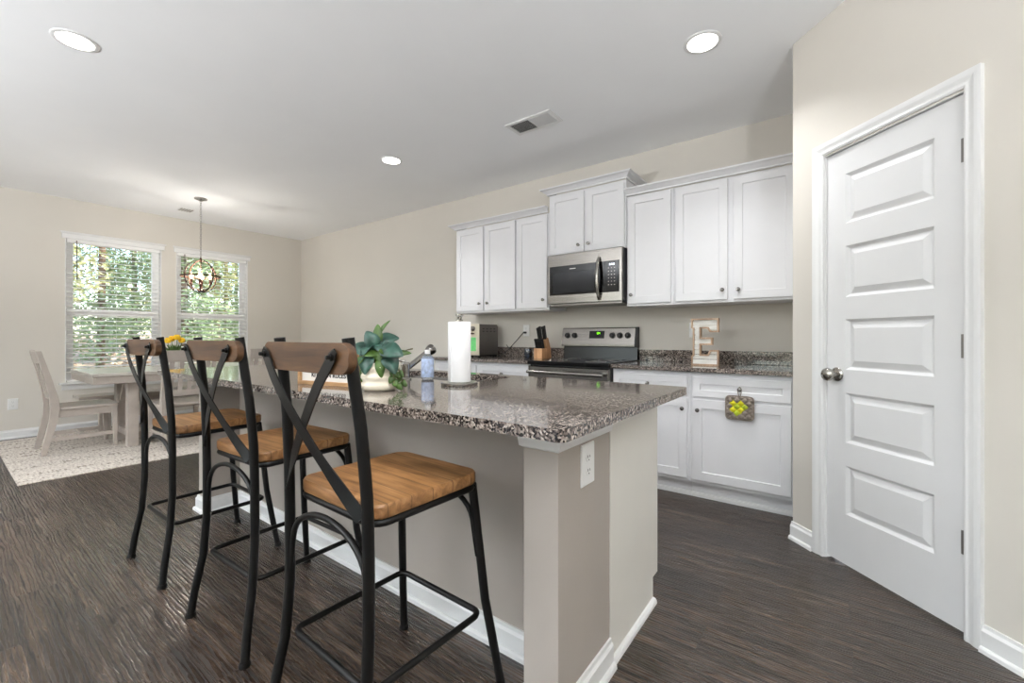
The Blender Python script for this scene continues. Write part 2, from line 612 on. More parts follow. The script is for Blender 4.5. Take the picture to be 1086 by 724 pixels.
def arc(c, r, a0, a1, n, plane='xz', ry=None):
    ry = r if ry is None else ry
    out = []
    for k in range(n + 1):
        a = a0 + (a1 - a0) * k / n
        u, v = r * math.cos(a), ry * math.sin(a)
        out.append({'xz': (c[0] + u, c[1], c[2] + v), 'xy': (c[0] + u, c[1] + v, c[2]), 'yz': (c[0], c[1] + u, c[2] + v)}[plane])
    return out


def rot(axis, deg):
    return Matrix.Rotation(math.radians(deg), 4, axis)


def knob(parent, x, y, z, name='knob'):
    """cabinet knob whose axis points along -y"""
    mx = rot('X', 90)
    b = MB().lathe([(0, 0), (0.009, 0.0), (0.006, 0.004), (0.005, 0.012), (0.012, 0.017), (0.0145, 0.022), (0.012, 0.027), (0, 0.029)], n=16, mx=mx)
    bmesh.ops.translate(b.bm, vec=(x, y, z), verts=b.bm.verts)
    return b.build(name, 'knob', parent, smooth=50)


# ------------------------------------------------------------------ the room
CEIL = 2.7535
o = MB().box(-0.14, 9.7, -9.6, 0.1, -0.1, 0.0).build('floor', 'floor')
struct(o, 'dark brown wood plank floor', 'floor')
o = MB().box(-0.14, 9.7, -9.6, 0.1, CEIL, CEIL + 0.12).build('ceiling', 'ceiling')
struct(o, 'smooth white ceiling with round recessed lights', 'ceiling')


def wall_with_holes(name, axis, c0, c1, u0, u1, holes, label):
    """axis 'x': wall of constant x (c0..c1), running along y (u0..u1)"""
    b = MB()

    def bx(a0, a1, z0, z1):
        if a1 - a0 < 1e-4 or z1 - z0 < 1e-4:
            return
        if axis == 'x':
            b.box(c0, c1, a0, a1, z0, z1)
        else:
            b.box(a0, a1, c0, c1, z0, z1)
    p = u0
    for h0, h1, z0, z1 in sorted(holes):
        bx(p, h0, 0, CEIL)
        bx(h0, h1, 0, z0)
        bx(h0, h1, z1, CEIL)
        p = h1
    bx(p, u1, 0, CEIL)
    return struct(b.build(name, 'wall'), label, 'wall')


WIN = [(-2.815, -1.905, 0.577, 2.30), (-1.742, -0.838, 0.577, 2.30)]
wall_with_holes('wall_left', 'x', -0.14, 0.0, -9.5, 0.0, WIN, 'greige dining wall with two tall windows')
o = MB().box(-0.14, 7.3, 0.0, 0.1, 0, CEIL).build('wall_back', 'wall')
struct(o, 'greige kitchen wall behind the white cabinets', 'wall')
REAR = [(1.0, 1.95, 0.577, 2.30), (2.15, 3.1, 0.577, 2.30), (5.0, 7.2, 0.0, 2.1)]
wall_with_holes('wall_rear', 'y', -9.6, -9.5, -0.14, 9.7, REAR, 'greige wall of the living area behind the viewer')
o = MB().box(9.6, 9.7, -9.5, -2.1, 0, CEIL).build('wall_right', 'wall')
struct(o, 'greige wall closing the living area', 'wall')

# pantry wall at 45 degrees, with the door opening; local frame: x along the wall, -y to the room
PW = Matrix.Translation((7.085, -0.8895, 0)) @ rot('Z', -45)
b = MB()
D0, D1, DH = 0.204, 0.814, 2.042
b.box(0, D0, 0, 0.115, 0, CEIL)
b.box(D1, 1.75, 0, 0.115, 0, CEIL)
b.box(D0, D1, 0, 0.115, DH, CEIL)
o = b.build('wall_pantry', 'wall', xf=PW)
struct(o, 'greige angled wall around the white pantry door', 'wall')
o = MB().prism([(7.085, 0.0), (7.085, -0.8895), (7.166, -0.808), (7.2, 0.0)], 0, CEIL).build('wall_pantry_side', 'wall')
struct(o, 'greige side wall where the cabinet run ends', 'wall')
p = PW @ Vector((1.75, 0, 0))
o = MB().box(p.x - 0.02, 9.7, p.y, p.y + 0.1, 0, CEIL).build('wall_pantry_end', 'wall')
struct(o, 'greige wall beyond the pantry', 'wall')
o = MB().box(7.1, 8.6, -0.02, 0.1, 0, CEIL).build('wall_pantry_back', 'wall')
struct(o, 'inside back wall of the pantry', 'wall')


def base_profile(h=0.095, t=0.015, shoe=True):
    pr = [(0, 0), (0, h), (-t * .45, h), (-t * .55, h - 0.012), (-t, h - 0.022), (-t, 0.02)]
    if shoe:
        pr += [(-t - 0.006, 0.019), (-t - 0.011, 0.013), (-t - 0.013, 0.0)]
    else:
        pr += [(-t, 0)]
    return pr


def baseboard(name, a, b_, h=0.095, t=0.015, label='white baseboard', parent=None, shoe=True, tri=True):
    """board along a->b; the room lies on the left-hand side of a->b"""
    a, b_ = Vector((a[0], a[1], 0)), Vector((b_[0], b_[1], 0))
    d = (b_ - a).normalized()
    n = Vector((-d.y, d.x, 0))
    prof = base_profile(h, t, shoe)
    m = MB().loft([[p + n * (-u) + Vector((0, 0, z)) for u, z in prof] for p in (a, b_)])
    o = m.build(name, 'trim', parent)
    if parent is None:
        struct(o, label, 'baseboard')
    return o


baseboard('baseboard_left', (0, 0), (0, -9.5), label='white baseboard under the dining windows')
baseboard('baseboard_back', (3.9, 0), (0.0, 0), label='white baseboard on the long kitchen wall')
q0 = PW @ Vector((-0.004, 0, 0))
q1 = PW @ Vector((0.147, 0, 0))
baseboard('baseboard_pantry', (q1.x, q1.y), (q0.x, q0.y), label='short white baseboard between cabinet and pantry door')
q0 = PW @ Vector((0.871, 0, 0))
q1 = PW @ Vector((1.75, 0, 0))
baseboard('baseboard_right', (q1.x, q1.y), (q0.x, q0.y), label='white baseboard on the hinge side of the pantry door')


# windows with blinds
def window(idx, y0, y1, z0, z1, label):
    r = thing('window_%d' % idx, label, 'window', (0, (y0 + y1) / 2, z0))
    r['kind'] = 'structure'
    b = MB()
    xo, xi, f = -0.135, -0.085, 0.05
    b.box(xo, xi, y0, y0 + f, z0, z1).box(xo, xi, y1 - f, y1, z0, z1)
    b.box(xo, xi, y0 + f, y1 - f, z0, z0 + f).box(xo, xi, y0 + f, y1 - f, z1 - f, z1)
    b.build('frame', 'vinyl', r, bevel=0.003)
    zm = 1.42
    b = MB()
    b.box(xo + .01, xi - .005, y0 + f, y1 - f, zm - 0.02, zm + 0.02)
    for s in (y0 + f, y1 - f - 0.03):
        b.box(xo + .01, xi - .005, s, s + 0.03, z0 + f, z1 - f)
    b.build('sash', 'vinyl', r, bevel=0.002)
    b = MB().box(xi - 0.002, xi + 0.03, y0 + 0.02, y1 - 0.02, zm - 0.038, zm + 0.038)
    b.build('meeting_rail', 'vinyl', r, bevel=0.004)
    MB().box(-0.116, -0.110, y0 + f, y1 - f, z0 + f, zm).build('pane', 'glass', r)
    MB().box(-0.116, -0.110, y0 + f, y1 - f, zm, z1 - f).build('pane', 'glass', r)
    # white jamb liners
    b = MB().box(-0.14, 0.001, y0 - 0.001, y0 + 0.008, z0, z1).box(-0.14, 0.001, y1 - 0.008, y1 + 0.001, z0, z1)
    b.box(-0.14, 0.001, y0, y1, z1 - 0.008, z1 + .001)
    b.build('jamb', 'trim', r)
    # header with flared ends
    h0, h1 = y0 - 0.03, y1 + 0.03
    sec = [(0, 2.283), (0.022, 2.283), (0.022, 2.335), (0.03, 2.343), (0.04, 2.362), (0, 2.362)]
    rings = []
    for yy, s in ((h0, -1), (h1, 1)):
        rings.append([(x, yy + s * max(0, (x - 0.022)) * 1.2, z) for x, z in sec])
    MB().loft(rings).build('header', 'trim', r, bevel=0.002)
    b = MB().box(-0.10, 0.05, y0 - 0.055, y1 + 0.055, z0 - 0.02, z0 + 0.002)
    b.build('sill', 'trim', r, bevel=0.004)
    b = MB().loft([[(0, y, z0 - 0.085), (0.012, y, z0 - 0.085), (0.018, y, z0 - 0.03), (0.028, y, z0 - 0.02), (0, y, z0 - 0.02)] for y in (y0 - 0.03, y1 + 0.03)])
    b.build('apron', 'trim', r)
    return r


def blind(y0, y1, z0, z1, label):
    r = thing('window_blind', label, 'blind', (-0.035, (y0 + y1) / 2, z1 - .05), group='white slat blinds')
    a, c = y0 + 0.014, y1 - 0.014
    MB().box(-0.065, -0.008, a, c, z1 - 0.055, z1 - 0.009).build('headrail', 'slat', r, bevel=0.003)
    b = MB()
    n = int((z1 - z0 - 0.12) / 0.056)
    for k in range(n):
        z = z1 - 0.09 - k * 0.056
        b.box(-0.027, 0.027, a, c, -0.0022, 0.0022, Matrix.Translation((-0.037, 0, z)) @ rot('Y', 12.0))
    b.build('slats', 'slat', r)
    MB().box(-0.061, -0.013, a, c, z0 + 0.006, z0 + 0.026).build('bottom_rail', 'slat', r, bevel=0.003)
    for t in (0.12, 0.5, 0.88):
        y = a + (c - a) * t
        MB().tube([(-0.011, y, z1 - 0.05), (-0.011, y, z0 + 0.02)], 0.0011, 5).build('ladder_cord', 'slat', r)
    MB().tube([(-0.006, a + 0.085, z1 - 0.03), (-0.002, a + 0.087, z1 - 0.5)], 0.0055, 8).build('tilt_wand', 'cord', r, smooth=40)
    return r


window(1, *WIN[0], 'tall white window at the end of the dining room, farther from the kitchen wall')
window(2, *WIN[1], 'tall white window behind the round chandelier')
blind(*WIN[0], 'white slat blind over the window beside the bare wall and outlet')
blind(*WIN[1], 'white slat blind directly behind the round chandelier')


def rear_window(idx, x0, x1, z0, z1, label):
    r = thing('window_%d' % idx, label, 'window', ((x0 + x1) / 2, -9.5, z0))
    r['kind'] = 'structure'
    b = MB()
    f = 0.05
    b.box(x0, x0 + f, -9.58, -9.53, z0, z1).box(x1 - f, x1, -9.58, -9.53, z0, z1)
    b.box(x0 + f, x1 - f, -9.58, -9.53, z0, z0 + f).box(x0 + f, x1 - f, -9.58, -9.53, z1 - f, z1)
    b.box(x0 + f, x1 - f, -9.575, -9.535, (z0 + z1) / 2 - 0.02, (z0 + z1) / 2 + 0.02)
    b.build('frame', 'vinyl', r)
    MB().box(x0 + f, x1 - f, -9.558, -9.552, z0 + f, z1 - f).build('pane', 'glass', r)
    b = MB()
    for s in (x0 - 0.06, x1):
        b.box(s, s + 0.06, -9.5, -9.485, z0, z1 + 0.06)
    b.box(x0, x1, -9.5, -9.485, z1, z1 + 0.06)
    b.build('casing', 'trim', r)
    return r


rear_window(3, *REAR[0], 'window on the living room side')
rear_window(4, *REAR[1], 'second window on the living room side')
rear_window(5, *REAR[2], 'wide glass door on the living room side')

# daylight portals at the openings
def portal(x, y, z, sx, sz, rz):
    ld = bpy.data.lights.new('window_portal', 'AREA')
    ld.shape = 'RECTANGLE'
    ld.size, ld.size_y = sx, sz
    ld.cycles.is_portal = True
    lo = bpy.data.objects.new('window_portal', ld)
    COL.objects.link(lo)
    lo.location = (x, y, z)
    lo.rotation_euler = (PI / 2, 0, rz)
    return lo


for y0, y1, z0, z1 in WIN:
    portal(-0.15, (y0 + y1) / 2, (z0 + z1) / 2, y1 - y0, z1 - z0, -PI / 2)
for x0, x1, z0, z1 in REAR:
    portal((x0 + x1) / 2, -9.62, (z0 + z1) / 2, x1 - x0, z1 - z0, 0)

# ------------------------------------------------------------------ pantry door
dr = thing('door_1', 'white five-panel pantry door with nickel knob and dark hinges', 'door', PW @ Vector((0.509, 0, 0)), -PI / 4)
dr['kind'] = 'structure'
DO = Matrix.Translation((-0.509, 0, 0))


def dbuild(b, name, material, parent=dr, **kw):
    return b.build(name, material, parent, local=True, xf=DO, **kw)


S0, S1, SZ0, SZ1, SF = 0.207, 0.811, 0.014, 2.036, 0.0135
PX0, PX1 = 0.310, 0.699
PZ = [(0.259, 0.495), (0.608, 0.851), (0.964, 1.209), (1.3175, 1.566), (1.676, 1.917)]
b = MB()


def face(x0, x1, z0, z1):
    b.poly([(x0, SF, z0), (x1, SF, z0), (x1, SF, z1), (x0, SF, z1)])


face(S0, PX0, SZ0, SZ1)
face(PX1, S1, SZ0, SZ1)
zz = [SZ0] + [v for p_ in PZ for v in p_] + [SZ1]
for k in range(0, len(zz), 2):
    face(PX0, PX1, zz[k], zz[k + 1])
for z0, z1 in PZ:
    b.rings_xz(PX0, PX1, z0, z1, [(0, SF), (0.013, SF + 0.013), (0.018, SF + 0.013), (0.044, SF + 0.002)], 0, close_back=False)
bk = SF + 0.035
b.poly([(S0, bk, SZ0), (S1, bk, SZ0), (S1, bk, SZ1), (S0, bk, SZ1)])
b.poly([(S0, SF, SZ0), (S0, bk, SZ0), (S0, bk, SZ1), (S0, SF, SZ1)])
b.poly([(S1, SF, SZ0), (S1, bk, SZ0), (S1, bk, SZ1), (S1, SF, SZ1)])
b.poly([(S0, SF, SZ0), (S1, SF, SZ0), (S1, bk, SZ0), (S0, bk, SZ0)])
b.poly([(S0, SF, SZ1), (S1, SF, SZ1), (S1, bk, SZ1), (S0, bk, SZ1)])
bmesh.ops.remove_doubles(b.bm, verts=b.bm.verts, dist=1e-5)
slab = dbuild(b, 'slab', 'door')
cw = 0.057
csec = [(0, 0), (0, -0.009), (0.008, -0.013), (0.016, -0.011), (0.022, -0.012), (0.036, -0.017), (0.046, -0.018), (cw, -0.018), (cw, 0)]
ct = 2.1055
I0, I1, IT = D0, D1, ct - cw


def casing_ring(x, z, sx, sz):
    return [(x + sx * u, v, z + sz * u) for u, v in csec]


b = MB().loft([casing_ring(I0, 0, -1, 0), casing_ring(I0, IT, -1, 1), casing_ring(I1, IT, 1, 1), casing_ring(I1, 0, 1, 0)])
dbuild(b, 'casing', 'trim')
b = MB()
b.box(D0, D0 + 0.0025, 0, 0.115, 0, DH).box(D1 - 0.0025, D1, 0, 0.115, 0, DH).box(D0, D1, 0, 0.115, DH - 0.0025, DH)
b.box(D0, D0 + 0.012, bk + 0.001, bk + 0.03, 0, DH).box(D1 - 0.012, D1, bk + 0.001, bk + 0.03, 0, DH).box(D0, D1, bk + 0.001, bk + 0.03, DH - 0.012, DH)
dbuild(b, 'jamb', 'trim')
for z in (0.351, 1.089, 1.826):
    h = MB()
    h.box(S1 - 0.020, S1 - 0.001, SF - 0.002, SF + 0.001, z - 0.045, z + 0.045)
    h.tube([(S1 + 0.001, SF - 0.006, z - 0.047), (S1 + 0.001, SF - 0.006, z + 0.047)], 0.0065, 10)
    dbuild(h, 'hinge', 'hinge_metal', smooth=40)
kz, kx = 0.937, S0 + 0.058
kb = MB().lathe([(0, 0), (0.030, 0.0), (0.031, 0.004), (0.027, 0.009), (0.013, 0.011), (0.011, 0.025), (0.017, 0.031), (0.026, 0.040), (0.029, 0.050), (0.026, 0.060), (0.015, 0.067), (0, 0.069)], n=24, mx=rot('X', 90) @ Matrix.Diagonal((1.12, 1.12, 1.1, 1)))
bmesh.ops.translate(kb.bm, vec=(kx, SF, kz), verts=kb.bm.verts)
kn = dbuild(kb, 'knob', 'chrome', smooth=50)
kn['label'] = 'satin nickel door knob'
b = MB().box(S0 - 0.0015, S0 + 0.001, SF + 0.006, SF + 0.03, kz - 0.028, kz + 0.028)
dbuild(b, 'latch_plate', 'knob')

# ------------------------------------------------------------------ cabinets
def shaker(b, x0, x1, z0, z1, yf, yb, rail=0.057, rec=0.009):
    b.rings_xz(x0, x1, z0, z1, [(0, yf + 0.0012), (0.0012, yf), (rail, yf), (rail + 0.003, yf + rec)], yb)


KC = 0.910   # worktop height of the wall run


def wall_cabinet(x0, x1, z0, z1, doors, knobs, label, group='white wall cabinets'):
    r = thing('wall_cabinet', label, 'cabinet', ((x0 + x1) / 2, -0.16, z0), group=None)
    MB().box(x0, x1, -0.325, -0.001, z0, z1).build('cabinet_body', 'cabinet', r, bevel=0.001)
    for (a, c, d0, d1), (kx_, kz_) in zip(doors, knobs):
        b = MB()
        shaker(b, a, c, d0, d1, -0.345, -0.3255)
        dd = b.build('door', 'cabinet', r)
        knob(dd, kx_, -0.345, kz_)
    return r


UZ0, UZ1 = 1.372, 2.275
dz0, dz1 = 1.392, 2.262
wall_cabinet(3.962, 4.768, UZ0, UZ1, [(3.974, 4.350, dz0, dz1), (4.376, 4.760, dz0, dz1)], [(4.308, 1.466), (4.417, 1.466)],
             'white two-door wall cabinet at the open end of the run, above the toaster oven')
wall_cabinet(4.770, 5.145, UZ0, UZ1, [(4.785, 5.130, dz0, dz1)], [(5.093, 1.467)], 'white single-door wall cabinet above the knife block')
wall_cabinet(5.147, 5.893, 1.862, 2.425, [(5.160, 5.508, 1.872, 2.405), (5.532, 5.878, 1.872, 2.405)], [(5.462, 1.932), (5.560, 1.932)],
             'taller white two-door wall cabinet above the microwave')
wall_cabinet(5.898, 6.275, UZ0, UZ1, [(5.912, 6.256, dz0, dz1)], [(5.944, 1.462)], 'white single-door wall cabinet beside the microwave, nearer the pantry door')
wall_cabinet(6.277, 7.084, UZ0, UZ1, [(6.292, 6.656, dz0, dz1), (6.695, 7.068, dz0, dz1)], [(6.624, 1.461), (6.728, 1.458)],
             'white two-door wall cabinet above the wooden letter')


def crown(path, z0, z1, label, out=0.06):
    """profile swept along a plan path (mitred); path is the cabinet face line, room on the right-hand side"""
    h = z1 - z0
    prof = [(0.0, 0.0), (0.012, 0.0), (0.014, h * .2), (0.026, h * .34), (0.040, h * .62), (0.046, h * .68), (0.052, h * .72), (out, h * .8), (out, h), (0.0, h)]
    P = [Vector((x, y, 0)) for x, y in path]
    rings = []
    for i, p in enumerate(P):
        ns = []
        if i > 0:
            d = (p - P[i - 1]).normalized()
            ns.append(Vector((d.y, -d.x, 0)))
        if i < len(P) - 1:
            d = (P[i + 1] - p).normalized()
            ns.append(Vector((d.y, -d.x, 0)))
        n = sum(ns, Vector((0, 0, 0)))
        n = n / n.dot(ns[0])
        rings.append([p + n * u + Vector((0, 0, z0 + v)) for u, v in prof])
    o = MB().loft(rings).build('crown_molding', 'cabinet', smooth=35)
    return tag(o, label, 'molding')


crown([(3.962, 0), (3.962, -0.345), (5.146, -0.345)], 2.2755, 2.325, 'white crown molding on the three-door cabinet run at the open end')
crown([(5.147, 0), (5.147, -0.345), (5.893, -0.345), (5.893, 0)], 2.4255, 2.478, 'white crown molding stepped up over the microwave cabinet')
crown([(5.898, -0.345), (7.0845, -0.345)], 2.2755, 2.325, 'white crown molding on the cabinet run beside the pantry')


def base_cabinet(x0, x1, fronts, label):
    r = thing('base_cabinet', label, 'cabinet', ((x0 + x1) / 2, -0.3, 0))
    MB().box(x0, x1, -0.595, -0.002, 0.112, KC - 0.0305).build('cabinet_body', 'cabinet', r, bevel=0.001)
    b = MB().box(x0, x1, -0.535, -0.002, 0.0, 0.112)
    b.build('toe_kick', 'cabinet', r)
    b = MB().loft([[(x, -0.535, 0.0), (x, -0.552, 0.0), (x, -0.551, 0.016), (x, -0.546, 0.026), (x, -0.535, 0.03)] for x in (x0, x1)])
    b.build('shoe_molding', 'trim', r)
    for kind, a, c, z0, z1, kx_, kz_ in fronts:
        b = MB()
        shaker(b, a, c, z0, z1, -0.615, -0.5955, rail=0.045 if kind == 'drawer' else 0.057)
        f = b.build(kind, 'cabinet', r)
        knob(f, kx_, -0.615, kz_)
    return r


DRZ0, DRZ1, DOZ0, DOZ1 = 0.712, 0.846, 0.138, 0.692
base_cabinet(3.905, 4.505, [('drawer', 3.92, 4.488, DRZ0, DRZ1, 4.20, .78), ('door', 3.92, 4.488, DOZ0, DOZ1, 4.45, .62)],
             'white base cabinet under the toaster oven')
base_cabinet(4.507, 5.125, [('drawer', 4.522, 5.105, DRZ0, DRZ1, 4.815, .78), ('door', 4.522, 4.80, DOZ0, DOZ1, 4.77, .62), ('door', 4.827, 5.105, DOZ0, DOZ1, 4.86, .62)],
             'white base cabinet under the knife block, against the range')
base_cabinet(5.893, 6.464, [('drawer', 5.905, 6.447, DRZ0, DRZ1, 6.173, .782), ('door', 5.905, 6.447, DOZ0, DOZ1, 6.418, .622)],
             'white base cabinet on the far side of the range, half hidden by the island')
base_cabinet(6.466, 7.083, [('drawer', 6.486, 7.060, DRZ0, DRZ1, 6.779, .778), ('door', 6.486, 7.060, DOZ0, DOZ1, 6.519, .62)],
             'white base cabinet with the quilted pot holder hanging on its drawer')


def worktop(x0, x1, label):
    r = thing('granite_worktop', label, 'countertop', ((x0 + x1) / 2, -0.3, KC - 0.03))
    MB().box(x0, x1, -0.64, -0.002, KC - 0.03, KC).build('slab', 'granite', r, bevel=0.004)
    MB().box(x0, x1, -0.022, -0.002, KC + 0.0002, KC + 0.1).build('backsplash', 'granite', r, bevel=0.003)
    return r


worktop(3.885, 5.128, 'dark speckled granite worktop under the toaster oven and knife block')
worktop(5.890, 7.0845, 'dark speckled granite worktop under the wooden letter')

# ------------------------------------------------------------------ microwave
mw = thing('microwave', 'stainless over-the-range microwave with black glass door', 'microwave', (5.53, -0.2, 1.405))
MB().box(5.165, 5.888, -0.372, -0.003, 1.42, 1.858).build('body', 'dark_side', mw, bevel=0.003)
MB().box(5.18, 5.87, -0.36, -0.06, 1.400, 1.421).build('vent_base', 'steel_dark', mw, bevel=0.004)
b = MB()
b.rings_xz(5.172, 5.886, 1.418, 1.857, [(0, -0.398), (0.003, -0.401), (0.012, -0.401)], -0.373)
b.build('front_frame', 'steel', mw)
f = MB().rings_xz(5.196, 5.862, 1.493, 1.752, [(0, -0.4015), (0.002, -0.4035)], -0.400).build('door', 'black_glass', mw)
MB().rings_xz(5.232, 5.640, 1.512, 1.694, [(0, -0.4035), (0.002, -0.4045)], -0.402).build('window', 'grey_glass', f)
# small light maker's bar on the glass
MB().rings_xz(5.400, 5.462, 1.716, 1.724, [(0, -0.4036), (0.001, -0.4046)], -0.403).build('nameplate', 'chrome', f)
hp = []
for k in range(13):
    t = k / 12
    z = 1.435 + t * 0.355
    hp.append((5.685, -0.405 - 0.045 * math.sin(PI * t) ** 0.7, z))
MB().tube(hp, [0.012] + [0.014] * 11 + [0.012], 12).build('handle', 'chrome', mw, smooth=60)
kp = MB().rings_xz(5.735, 5.856, 1.50, 1.747, [(0, -0.4036), (0.002, -0.4045)], -0.402).build('control_panel', 'black_glass', mw)
for d in range(3):
    MB().box(5.776 + d * 0.018, 5.786 + d * 0.018, -0.4056, -0.4044, 1.715, 1.731).build('display_digit', 'led_white', kp)
for rr_ in range(6):
    for cc in range(3):
        x, z = 5.765 + cc * 0.026, 1.69 - rr_ * 0.028
        MB().box(x, x + 0.009, -0.4052, -0.4044, z, z + 0.006).build('key', 'steel', kp)

# ------------------------------------------------------------------ range
rg = thing('kitchen_range', 'stainless electric range with black glass cooktop', 'stove', (5.509, -0.33, 0))
RX0, RX1 = 5.131, 5.887
MB().box(RX0, RX1, -0.62, -0.005, 0.05, 0.895).build('body', 'dark_side', rg, bevel=0.003)
for sx in (RX0 + 0.05, RX1 - 0.05):
    for sy in (-0.57, -0.06):
        MB().tube([(sx, sy, 0), (sx, sy, 0.052)], 0.018, 12).build('foot', 'black', rg)
ct_ = MB().box(RX0 - 0.001, RX1 + 0.001, -0.668, -0.06, 0.885, 0.918).build('cooktop', 'black_glass', rg, bevel=0.006, seg=3)
for bx_, by_, br_ in ((5.32, -0.50, 0.10), (5.70, -0.50, 0.085), (5.32, -0.22, 0.085), (5.70, -0.22, 0.10)):
    MB().tube(arc((bx_, by_, 0.9185), br_, 0, 2 * PI, 40, 'xy')[:-1], 0.0012, 5, closed=True).build('burner_ring', 'steel_dark', ct_)
od = MB().rings_xz(RX0 + 0.004, RX1 - 0.004, 0.24, 0.872, [(0, -0.655), (0.006, -0.662)], -0.621).build('oven_door', 'steel', rg)
MB().rings_xz(RX0 + 0.1, RX1 - 0.1, 0.36, 0.70, [(0, -0.662), (0.004, -0.6645)], -0.66).build('oven_window', 'black_glass', od)
hd = MB().tube([(RX0 + 0.03, -0.715, 0.825), (RX1 - 0.03, -0.715, 0.825)], 0.0135, 14)
for sx in (RX0 + 0.05, RX1 - 0.05):
    hd.tube([(sx, -0.66, 0.825), (sx, -0.715, 0.825)], 0.010, 10)
hd.build('handle', 'steel', od, smooth=50)
MB().rings_xz(RX0 + 0.004, RX1 - 0.004, 0.06, 0.232, [(0, -0.655), (0.006, -0.662)], -0.621).build('storage_drawer', 'steel', rg)
# backguard: black console below, tilted stainless control face above
b = MB()
b.prism([(-0.058, 0.915), (-0.050, 1.03), (-0.004, 1.03), (-0.004, 0.915)], RX0 + 0.014, RX1 - 0.002, 'x')
bg = b.build('backguard', 'black_enamel', rg, bevel=0.003)
b = MB()
b.prism([(-0.100, 1.032), (-0.100, 1.052), (-0.068, 1.200), (-0.060, 1.206), (-0.048, 1.206), (-0.048, 1.032)], RX0 + 0.012, RX1 - 0.014, 'x')
cf = b.build('control_face', 'steel', rg, bevel=0.003)
MB().prism([(-0.102, 1.028), (-0.094, 1.06), (-0.060, 1.209), (-0.004, 1.209), (-0.004, 1.028)], RX1 - 0.0135, RX1 - 0.0005, 'x').build('side_cap', 'black', rg, bevel=0.003)
MB().box(RX0 + 0.012, RX1 - 0.014, -0.0475, -0.004, 1.030, 1.207).build('console_back', 'black', rg)
tilt = math.degrees(math.atan2(0.032, 0.148))


def on_face(x, z, d=0.0):
    y = -0.100 + (z - 1.052) * 0.032 / 0.148
    return Matrix.Translation((x, y - d, z)) @ rot('X', -tilt)


for kx_ in (5.203, 5.280, 5.663, 5.735, 5.808):
    b = MB().lathe([(0, 0), (0.0265, 0.0), (0.0265, 0.005), (0.022, 0.008), (0.020, 0.024), (0.016, 0.027), (0, 0.027)], n=22, mx=rot('X', 90))
    b.box(-0.004, 0.004, -0.031, -0.026, -0.018, 0.018)
    bmesh.ops.transform(b.bm, matrix=on_face(kx_, 1.133), verts=b.bm.verts)
    b.build('knob', 'black', cf, smooth=40)
b = MB().box(-0.075, 0.075, -0.002, 0.004, -0.036, 0.034, on_face(5.509, 1.142))
dp = b.build('display', 'black_glass', cf)
SEG = {'0': 'abcdef', '1': 'bc', '2': 'abged', '7': 'abc', '4': 'fgbc', '5': 'afgcd'}


def seven(b, ch, ox, mx, w=0.009, h=0.018, t=0.0022):
    for s in SEG[ch]:
        r_ = {'a': (0, w, h - t, h), 'g': (0, w, h / 2 - t / 2, h / 2 + t / 2), 'd': (0, w, 0, t), 'f': (0, t, h / 2, h), 'b': (w - t, w, h / 2, h),
              'e': (0, t, 0, h / 2), 'c': (w - t, w, 0, h / 2)}[s]
        b.box(ox + r_[0], ox + r_[1], -0.0032, -0.0021, r_[2], r_[3], mx)


for k, ch in enumerate('124'):
    b = MB()
    seven(b, ch, -0.012 + k * 0.0135, on_face(5.515, 1.144))
    b.build('clock_digit', 'led_green', dp)

# ------------------------------------------------------------------ island
IX0, IX1 = 3.945, 6.65
isl = thing('kitchen_island', 'long greige kitchen island with white end panel and corner posts', 'island', (5.3, -2.3, 0))
MB().box(IX0 + 0.1185, IX1 - 0.1185, -2.52, -2.3705, 0, 0.884).build('knee_wall', 'island', isl)
for a, c in ((IX0, IX0 + 0.118), (IX1 - 0.118, IX1)):
    p_ = MB().box(a, c, -2.716, -2.3705, 0, 0.884).build('post', 'island', isl, bevel=0.002)
    # cap trim at the top of the post
    sec = [(0.0005, 0.800), (0.010, 0.806), (0.014, 0.835), (0.020, 0.842), (0.024, 0.8835), (0.0005, 0.8835)]
    y_end = -2.371
    path = [(a, -2.5205 if a > 5 else -2.3715), (a, -2.716), (c, -2.716), (c, -2.3715 if a > 5 else -2.5205)]
    P = [Vector((x, y, 0)) for x, y in path]
    rings = []
    for i, q in enumerate(P):
        ns = []
        if i > 0:
            d = (q - P[i - 1]).normalized()
            ns.append(Vector((d.y, -d.x, 0)))
        if i < 3:
            d = (P[i + 1] - q).normalized()
            ns.append(Vector((d.y, -d.x, 0)))
        n = sum(ns, Vector((0, 0, 0)))
        n = n / n.dot(ns[0])
        rings.append([q + n * u + Vector((0, 0, v)) for u, v in sec])
    MB().loft(rings).build('cap_trim', 'trim', p_)
    # baseboard around the foot of the post
    prof = base_profile()
    rings = []
    for i, q in enumerate(P):
        ns = []
        if i > 0:
            d = (q - P[i - 1]).normalized()
            ns.append(Vector((d.y, -d.x, 0)))
        if i < 3:
            d = (P[i + 1] - q).normalized()
            ns.append(Vector((d.y, -d.x, 0)))
        n = sum(ns, Vector((0, 0, 0)))
        n = n / n.dot(ns[0])
        rings.append([q + n * (-u + 0.0003) + Vector((0, 0, v)) for u, v in prof])
    MB().loft(rings).build('foot_molding', 'trim', p_)
for xs, n_ in ((IX1, 1), (IX0, -1)):
    b = MB().loft([[(xs + n_ * (0.002 + u), y, v) for u, v in [(0, 0), (0.017, 0.0), (0.015, 0.012), (0.009, 0.019), (0, 0.021)]] for y in (-2.372, -1.93)])
    b.build('shoe_molding', 'trim', isl)
o = MB().prism([(-2.3695, 0.0), (-1.932, 0.0), (-1.932, 0.105), (-1.874, 0.105), (-1.874, 0.884), (-2.3695, 0.884)], IX1 - 0.012, IX1 + 0.002, 'x').build('end_panel', 'panel', isl, bevel=0.001)
o['label'] = 'pale flat end panel'
